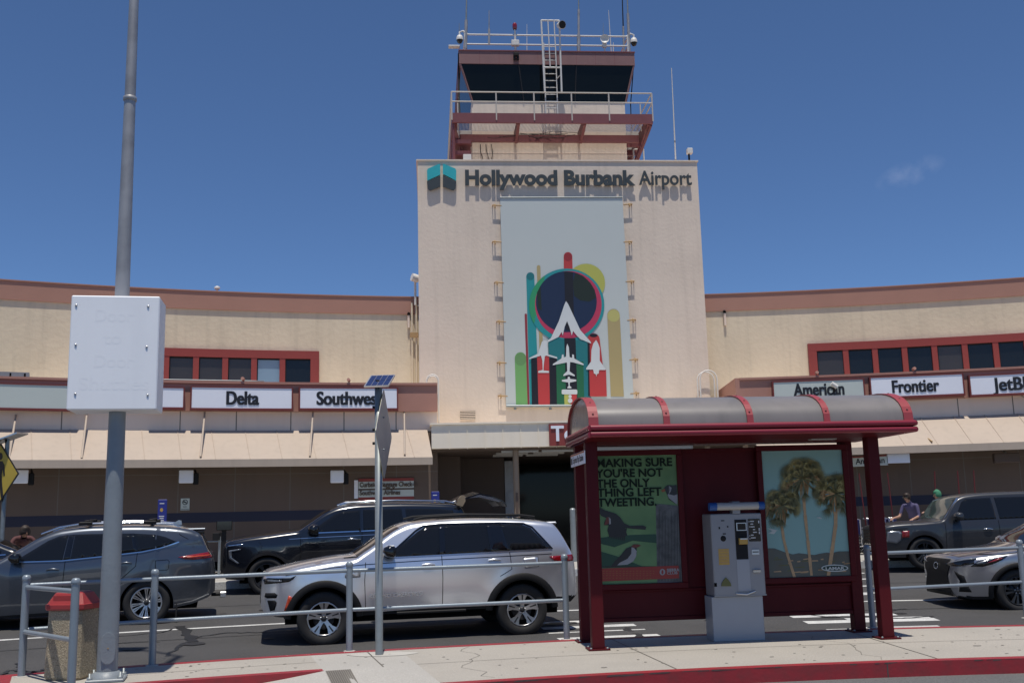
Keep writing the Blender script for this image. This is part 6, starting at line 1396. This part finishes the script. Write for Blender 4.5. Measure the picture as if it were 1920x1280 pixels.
for s in (-1,1):
    m=MB(); P3=[(.40*s,.78),(.62*s,.86),(.80*s,.885),(.82*s,.80),(.70*s,.76),(.52*s,.755)]
    c.patch(m,P3 if s>0 else P3[::-1],'front','black_gloss',.010,1,.06); hl=m.build('headlight',LX,local=True)
    m=MB(); P4=[(.38*s,.785),(.80*s,.895),(.81*s,.875),(.52*s,.80)]; c.patch(m,P4 if s>0 else P4[::-1],'front','lamp_clear',.016,1,.06); m.build('lamp_strip',hl,local=True)
    m=MB(); P5=[(.60*s,.68),(.72*s,.60),(.74*s,.34),(.62*s,.34),(.66*s,.52)]; c.patch(m,P5 if s>0 else P5[::-1],'front','black_plastic',.010,1,.06); m.build('air_duct',LX,local=True)
patches(c,LX,'headlight',[[(-.72,.76),(-.62,.84),(-.36,.90),(-.14,.925),(-.24,.86),(-.40,.79),(-.55,.755)]],'black_gloss',.010); patches(c,LX,'lamp_strip',[[(-.66,.815),(-.36,.895),(-.16,.922),(-.22,.90),(-.38,.868),(-.60,.80)]],'lamp_clear',.014); patches(c,LX,'lamp_amber_part',[[(-.50,.81),(-.30,.885),(-.22,.895),(-.32,.845)]],'lamp_red',.014)
m=MB(); c.patch(m,[(-.55,.27),(.55,.27),(.5,.33),(-.5,.33)],'front','black_plastic',.02,1,.06); m.build('lower_grille',LX,local=True)
wshield(c,LX,.40,1.18,'glass_dark',lambda x:.76-.16*(x-.4)); wshield(c,LX,-.80,.34,'paint_hood',lambda x:.56+.16*(x+.8)/1.1,'bonnet',16,.005)
for s in (-1,1): mirror(LX,.75,s*.90,1.09,'paint_lexus','black_plastic',s,1.1)
# ---------------------------------------------------------------- dark car cut by the left edge
S=dict(w=.91,wb=2.75,R=.33,arch=.39,paint='paint_black',r=.12,tum=.42,flare=.02,clear=.2,
 top=[(-.9,.6),(-.85,.78),(-.3,.90),(.35,.97),(.7,1.15),(1.2,1.38),(1.7,1.44),(2.2,1.40),(2.8,1.18),(3.1,1.06),(3.55,1.02),(3.68,.9),(3.72,.65)],
 bot=[(-.9,.4),(-.7,.2),(3.3,.22),(3.72,.4)],belt=[(-.9,1.3),(.3,1.02),(.7,.95),(3.2,1.03),(3.72,1.3)],plan=[(-.9,.7),(-.7,.88),(-.3,1),(3.0,1),(3.5,.93),(3.72,.82)])
d=A(ang(P(-60,1060,21.5)),37.2,.1); yw=math.radians(20)
DS=place_car('parked_car','dark car at the far kerb, cut by the left picture edge','car',S,d-Vector((math.cos(yw),math.sin(yw),0))*2.0,yw,.02)
c=Car(S); std(c,DS,[('window',[(.75,.99),(1.22,1.29),(1.65,1.345),(1.62,1.0)],'glass_dark',.004),('window',[(1.70,1.0),(1.72,1.345),(2.2,1.30),(2.62,1.10),(2.6,1.03)],'glass_dark',.004)],[[(1.66,.96),(1.66,.35)]],[(1.4,.86),(2.4,.88)],(WF,.33,.22),'chrome')
wshield(c,DS,.38,1.25,'glass_dark',lambda x:.72); wshield(c,DS,2.25,3.0,'glass_dark',lambda x:.66,'rear_window'); lines(c,DS,'belt_trim',[[(.72,.965),(1.6,.975),(2.7,1.03)]],'chrome',.02,.007)

# ================================================================== wheelchairs along the far wall
def wheelchair(loc,rz,label):
    r=thing('wheelchair',label,'wheelchair',loc,rz,'airport wheelchairs lined up along the wall on the right')
    m=MB(); m.box(-.22,.22,-.22,.20,.48,.53,'seat_blue',None,.015); m.build('seat',r,local=True)
    m=MB(); m.box(-.22,.22,.19,.235,.54,.95,'seat_blue',None,.015); m.build('backrest',r,local=True)
    for s in (-1,1):
        m=MB(); 
        for i in range(20): a,b=2*math.pi*i/20,2*math.pi*(i+1)/20; m.tube([Vector((s*.29,.1+.29*math.cos(a),.30+.29*math.sin(a))),Vector((s*.29,.1+.29*math.cos(b),.30+.29*math.sin(b)))],.018,'rubber',6,caps=False)
        for i in range(8): a=math.pi*i/8; m.tube([Vector((s*.29,.1+.28*math.cos(a),.30+.28*math.sin(a))),Vector((s*.29,.1-.28*math.cos(a),.30-.28*math.sin(a)))],.004,'alu',4)
        m.build('wheel',r,local=True)
        m=MB(); m.tube([Vector((s*.23,.22,.2)),Vector((s*.23,.23,.95)),Vector((s*.23,.34,.98))],.015,'alu',8); m.tube([Vector((s*.24,.2,.72)),Vector((s*.24,-.2,.72)),Vector((s*.23,-.26,.45)),Vector((s*.22,-.40,.12))],.014,'alu',8); m.lathe([(.07,-.015),(.075,0),(.07,.015)],'rubber',Vector((s*.24,-.28,.075)),'Z',12); m.build('frame',r,local=True)
    m=MB(); m.tube([Vector((.17,.26,.35)),Vector((.17+.10,.34,2.25))],.015,'pole_red',8); m.build('pole',r,local=True)
    return r
wc=[(1602,.0),(1615,.1),(1640,-.15),(1655,.2),(1662,.1),(1670,-.1),(1682,.05),(1694,.1),(1738,.0),(1800,.1),(1828,.0)]
protoW=None; q_=random.Random(9)
for i,(x,t) in enumerate(wc):
    th=chit(x,985,43.1)[0]; loc=A(th,43.0+q_.uniform(-.25,.3),.325); rz=-th+math.radians(q_.uniform(60,115)) if i<8 else -th+math.radians(q_.uniform(-20,20))
    lab='blue wheelchair with a tall red pole, in the row by the shaded wall'
    if protoW is None: protoW=wheelchair(loc,rz,lab)
    else: dup(protoW,None,loc,rz)
# ================================================================== hanging sign, right
r=thing('hanging_sign','white and grey hanging sign with a black name under the right awning','sign',A(chit(1675,860,43.9)[0],43.9,2.8))
t0,z1=chit(1645,851,43.9); t1,z0=chit(1706,867,43.9); fr=Frame(A(t1,43.9,0),-t1+math.radians(0))
m=MB(); m.box(-.62,0,-.05,.05,z0,z1,'sign_white',fr,.008); m.build('end_face',r)
f2=Frame(fr.p(-.625,0,0),fr.yaw-math.radians(28)); m=MB(); m.box(-1.5,0,-.04,.04,z0-.05,z1-.03,'sign_green',f2,.005); m.build('panel',r)
m=MB(); text(m,'American',f2.p(-.06,-.042,z0+.02),f2.u,UZ,.24,'letter_black',.004,.004,'RIGHT',width=.85); m.box(-1.5,0,-.045,-.04,z1-.07,z1-.03,'window_red',f2); m.build('lettering',r)
m=MB()
for u in (-.5,-.1): m.tube([fr.p(u,0,z1),fr.p(u,0,z1+.35)],.015,'galv',6)
m.build('hanger',r)
for x,lab in ((1887,'dim square floodlight under the right awning at the picture edge'),):
    t_,z_=chit(x,858,44.3); fr=Frame(A(t_,44.3,0),-t_); r=thing('floodlight',lab,'light',A(t_,44.3,z_)); m=MB(); m.box(-.35,.35,-.1,.15,z_-.14,z_+.14,'interior_brown',fr,.02); m.build('housing',r); m=MB(); m.tube([fr.p(0,0,z_+.14),fr.p(0,.5,z_+.3)],.03,'galv',6); m.build('bracket',r)
# intercom post and dolly by the left wall
t_,_=chit(420,1000,43.0); a=A(t_,43.0,.325); fr=Frame(a,-t_); zt_=zc(420,976,43.0)
r=thing('kiosk_stand','black stand with a small tablet top on the far pavement between the two dark cars','stand',a)
m=MB(); m.box(-.06,.06,-.05,.05,.33,zt_-.02,'black_plastic',fr,.01); m.box(-.25,.25,-.2,.2,.325,.345,'black_plastic',fr); m.build('post',r); m=MB(); m.box(-.2,.2,-.12,.02,zt_-.25,zt_,'black_gloss',fr,.015); m.build('screen',r)
t_,_=chit(412,1000,42.2); a=A(t_,42.2,.32); m=MB(); m.tube([a,a+Vector((0,0,zc(412,1005,42.2)-.32))],.035,'galv',10); m.box(a.x-.16,a.x+.02,a.y-.1,a.y+.1,zc(412,1012,42.2),zc(412,998,42.2),'black_plastic',None,.01)
tag(m.build('call_post'),'slim grey post with a small black call box before the shaded wall','post')
m=MB(); t0=chit(395,1,44)[0]; t1=chit(560,1,44)[0]; za_=zc(420,1014,44.5)
m.tube([A(t0,44.5,za_),A(t1,44.5,za_)],.02,'galv',8)
for k in range(4): th=t0+(t1-t0)*k/3; m.tube([A(th,44.5,.325),A(th,44.5,za_)],.02,'galv',8)
tag(m.build('queue_rail'),'thin low grey queue rail along the shaded wall beside the black car','rail')
# ================================================================== people
def person(name_label,loc,rz,joints,edges,radii,parts):
    """one skinned body; joints: name->(x,y,z)"""
    r=thing('person',name_label,'person',loc,rz)
    names=list(joints); me=bpy.data.meshes.new('body'); me.from_pydata([Vector(joints[n]) for n in names],[(names.index(a),names.index(b)) for a,b in edges],[])
    o=bpy.data.objects.new('body',me); COL.objects.link(o)
    md=o.modifiers.new('skin','SKIN'); 
    for i,n in enumerate(names):
        sv=me.skin_vertices[0].data[i]; rr_=radii[n]; sv.radius=rr_ if isinstance(rr_,tuple) else (rr_,rr_); sv.use_root=(i==0)
    o.modifiers.new('sub','SUBSURF').levels=2; o.modifiers['sub'].render_levels=2
    dg=bpy.context.evaluated_depsgraph_get(); m2=bpy.data.meshes.new_from_object(o.evaluated_get(dg)); bpy.data.objects.remove(o)
    mats=[p[0] for p in parts]
    for x in mats: m2.materials.append(MATS[x])
    for p in m2.polygons:
        c_=p.center; p.use_smooth=True; p.material_index=0
        for k,(mt,fn) in enumerate(parts):
            if fn(c_): p.material_index=k; break
    o=bpy.data.objects.new('body',m2); COL.objects.link(o); o.parent=r; WM[o]=WM[r]; return r
def head_bits(r,hc,fwd,hairm,glasses=False,hr=.105,long=False):
    hc=Vector(hc); fwd=Vector(fwd).normalized(); rt=fwd.cross(UZ).normalized(); up=rt.cross(fwd)
    m=MB(); vs=[];n=14;k=9
    for i in range(k+1):
        ph=-.5+ (math.pi*.5+.5)*i/k
        for j in range(n):
            t=2*math.pi*j/n; d=rt*(math.cos(t)*math.cos(ph))+fwd*(math.sin(t)*math.cos(ph))+up*math.sin(ph); rr_=hr*(1.10 if not (d.dot(fwd)>.45 and d.dot(up)<.45) else .80)
            if long and d.dot(fwd)<.1: rr_*=1.12
            vs.append(hc+Vector((d.x*rr_*.92,d.y*rr_,d.z*rr_*1.15)))
    m.add(vs,[(i*n+j,i*n+(j+1)%n,(i+1)*n+(j+1)%n,(i+1)*n+j) for i in range(k) for j in range(n)]+[tuple(range(k*n,k*n+n))],hairm,True); m.build('hair',r,local=True)
    m=MB(); e=hc+fwd*hr*.93
    for s in (-1,1):
        if glasses: m.prism([e+rt*(s*.042+.034*math.cos(a))+up*(.01+.024*math.sin(a)) for a in [i*math.pi/5 for i in range(10)]],fwd*.014,'black_gloss')
        else: m.prism([e+rt*(s*.036+.013*math.cos(a))+up*(.012+.008*math.sin(a))+fwd*.002 for a in [i*math.pi/4 for i in range(8)]],fwd*.004,'letter_black')
    if glasses: m.tube([e-rt*.07+up*.012,e+rt*.07+up*.012],.004,'black_gloss',6)
    m.build('sunglasses' if glasses else 'eyes',r,local=True)
    m=MB(); m.prism([e+up*.0+fwd*.004,e-up*.038+rt*.016+fwd*.004,e-up*.042+fwd*.03,e-up*.038-rt*.016+fwd*.004],up*.004,'skin'); m.prism([e-up*.07+rt*.024*math.cos(a)-up*.006*math.sin(a) for a in [i*math.pi/4 for i in range(8)]],fwd*.005,'ps_rust'); m.build('face_features',r,local=True)
def hand_fingers(J,E_,R,pre,wrist,d,side):
    """palm and five separate digits growing from a wrist"""
    w=Vector(wrist); d=Vector(d).normalized(); s=Vector(side).normalized(); J[pre+'palm']=tuple(w+d*.07); R[pre+'palm']=(.036,.018); E_.append((pre+'wr',pre+'palm'))
    for k,(o,l) in enumerate(((-.03,.07),(-.01,.08),(.01,.075),(.028,.06))):
        a=w+d*.085+s*o; b=a+d*l*.55+Vector((0,0,-.012)); c_=b+d*l*.35+Vector((0,0,-.03))
        for nm,p,rad_ in (('a',a,.010),('b',b,.009),('c',c_,.008)): J[f'{pre}f{k}{nm}']=tuple(p); R[f'{pre}f{k}{nm}']=rad_
        E_+= [(pre+'palm',f'{pre}f{k}a'),(f'{pre}f{k}a',f'{pre}f{k}b'),(f'{pre}f{k}b',f'{pre}f{k}c')]
    a=w+d*.035-s*.045; b=a+d*.045-s*.02+Vector((0,0,-.012))
    J[pre+'ta']=tuple(a); J[pre+'tb']=tuple(b); R[pre+'ta']=.011; R[pre+'tb']=.009; E_+=[(pre+'wr',pre+'ta'),(pre+'ta',pre+'tb')]
def figure(lean,arms,h=1.72):
    k=h/1.72; L=lean
    def bend(x,y,z):                                         # torso leans about the hips, towards -y
        dz=z-.92; return (x, y-math.sin(L)*dz, .92+math.cos(L)*dz)
    J={}; R={}
    for n,p,r_ in (('pelvis',(0,0,.94),(.15,.11)),('waist',bend(0,0,1.08),(.135,.10)),('chest',bend(0,0,1.28),(.165,.115)),('neck0',bend(0,0,1.44),(.07,.065)),('neck',bend(0,-.01,1.50),.055),('jaw',bend(0,-.035,1.555),(.064,.075)),('head',bend(0,-.03,1.63),(.078,.096)),('crown',bend(0,-.02,1.70),(.06,.075)),
        ('lhip',(-.095,0,.88),.10),('lknee',(-.10,-.02,.50),.065),('lank',(-.10,.02,.09),.042),('ltoe',(-.11,-.14,.035),.035),('rhip',(.095,0,.88),.10),('rknee',(.10,-.05,.50),.065),('rank',(.10,.03,.09),.042),('rtoe',(.11,-.13,.035),.035)): J[n]=tuple(Vector(p)*k); R[n]=tuple(Vector(r_+(0,))[:2]) if isinstance(r_,tuple) else r_
    E_=[('pelvis','waist'),('waist','chest'),('chest','neck0'),('neck0','neck'),('neck','jaw'),('jaw','head'),('head','crown'),('pelvis','lhip'),('lhip','lknee'),('lknee','lank'),('lank','ltoe'),('pelvis','rhip'),('rhip','rknee'),('rknee','rank'),('rank','rtoe')]
    for s,pre in ((-1,'l'),(1,'r')):
        sh=bend(s*.185,0,1.40); J[pre+'sh']=tuple(Vector(sh)*k); R[pre+'sh']=.058; el,wr=arms[pre]; J[pre+'el']=el; R[pre+'el']=.042; J[pre+'wr']=wr; R[pre+'wr']=.028
        E_+=[('chest',pre+'sh'),(pre+'sh',pre+'el'),(pre+'el',pre+'wr')]; hand_fingers(J,E_,R,pre,wr,Vector(wr)-Vector(el),(1,0,0))
    return J,E_,R
mat('trousers',(.018,.018,.025),.8)
# bending over the wheelchairs
th=chit(1716,970,41.9)[0]; loc=A(th,41.9,.325)
J,E_,R=figure(math.radians(32),{'l':((-.26,-.36,1.02),(-.30,-.62,.98)),'r':((.25,-.30,1.02),(.20,-.55,.95))})
hz=Vector(J['head'])
r=person('person in a purple shirt and sunglasses leaning over the wheelchairs behind the boxy wagon',loc,-th-math.radians(38),J,E_,R,[('skin',lambda c_:(c_-hz).length<.14 or (c_.z<1.10 and c_.y<-.36) ),('trousers',lambda c_:c_.z<.97 and c_.y>-.3),('shirt_purple',lambda c_:True)])
head_bits(r,hz+Vector((0,-.0,.005)),(0,-1,-.15),'hair',True,.098)
# second one, mostly behind the wagon
th=chit(1772,960,41.3)[0]; loc=A(th,41.3,.325)
J,E_,R=figure(math.radians(14),{'l':((-.27,-.12,1.10),(-.22,-.40,1.12)),'r':((.25,-.05,1.10),(.24,-.30,1.0))},1.68)
hz=Vector(J['head'])
r=person('person with a green head scarf standing behind the roof of the boxy wagon',loc,-th-math.radians(70),J,E_,R,[('skin',lambda c_:(c_-hz).length<.14 or (c_.z<1.16 and c_.y<-.2)),('trousers',lambda c_:c_.z<.95 and c_.y>-.2),('seat_blue',lambda c_:True)])
head_bits(r,hz,(0,-1,0),'cloth_green',False,.10,True)
th=chit(39,1000,39.7)[0]; loc=A(th,39.7,.315)
J,E_,R=figure(math.radians(52),{'l':((-.26,-.42,.95),(-.22,-.60,.80)),'r':((.26,-.42,.95),(.22,-.60,.80))},1.55)
hz=Vector(J['head'])
r=person('dark haired person in a dark red top behind the dark car',loc,-th+math.radians(10),J,E_,R,[('skin_tan',lambda c_:(c_-hz).length<.13 or (c_.z<.98 and c_.y<-.46)),('trousers',lambda c_:c_.z<.9),('shirt_dark',lambda c_:True)])
head_bits(r,hz,(.2,-1,0),'hair',False,.105,True)
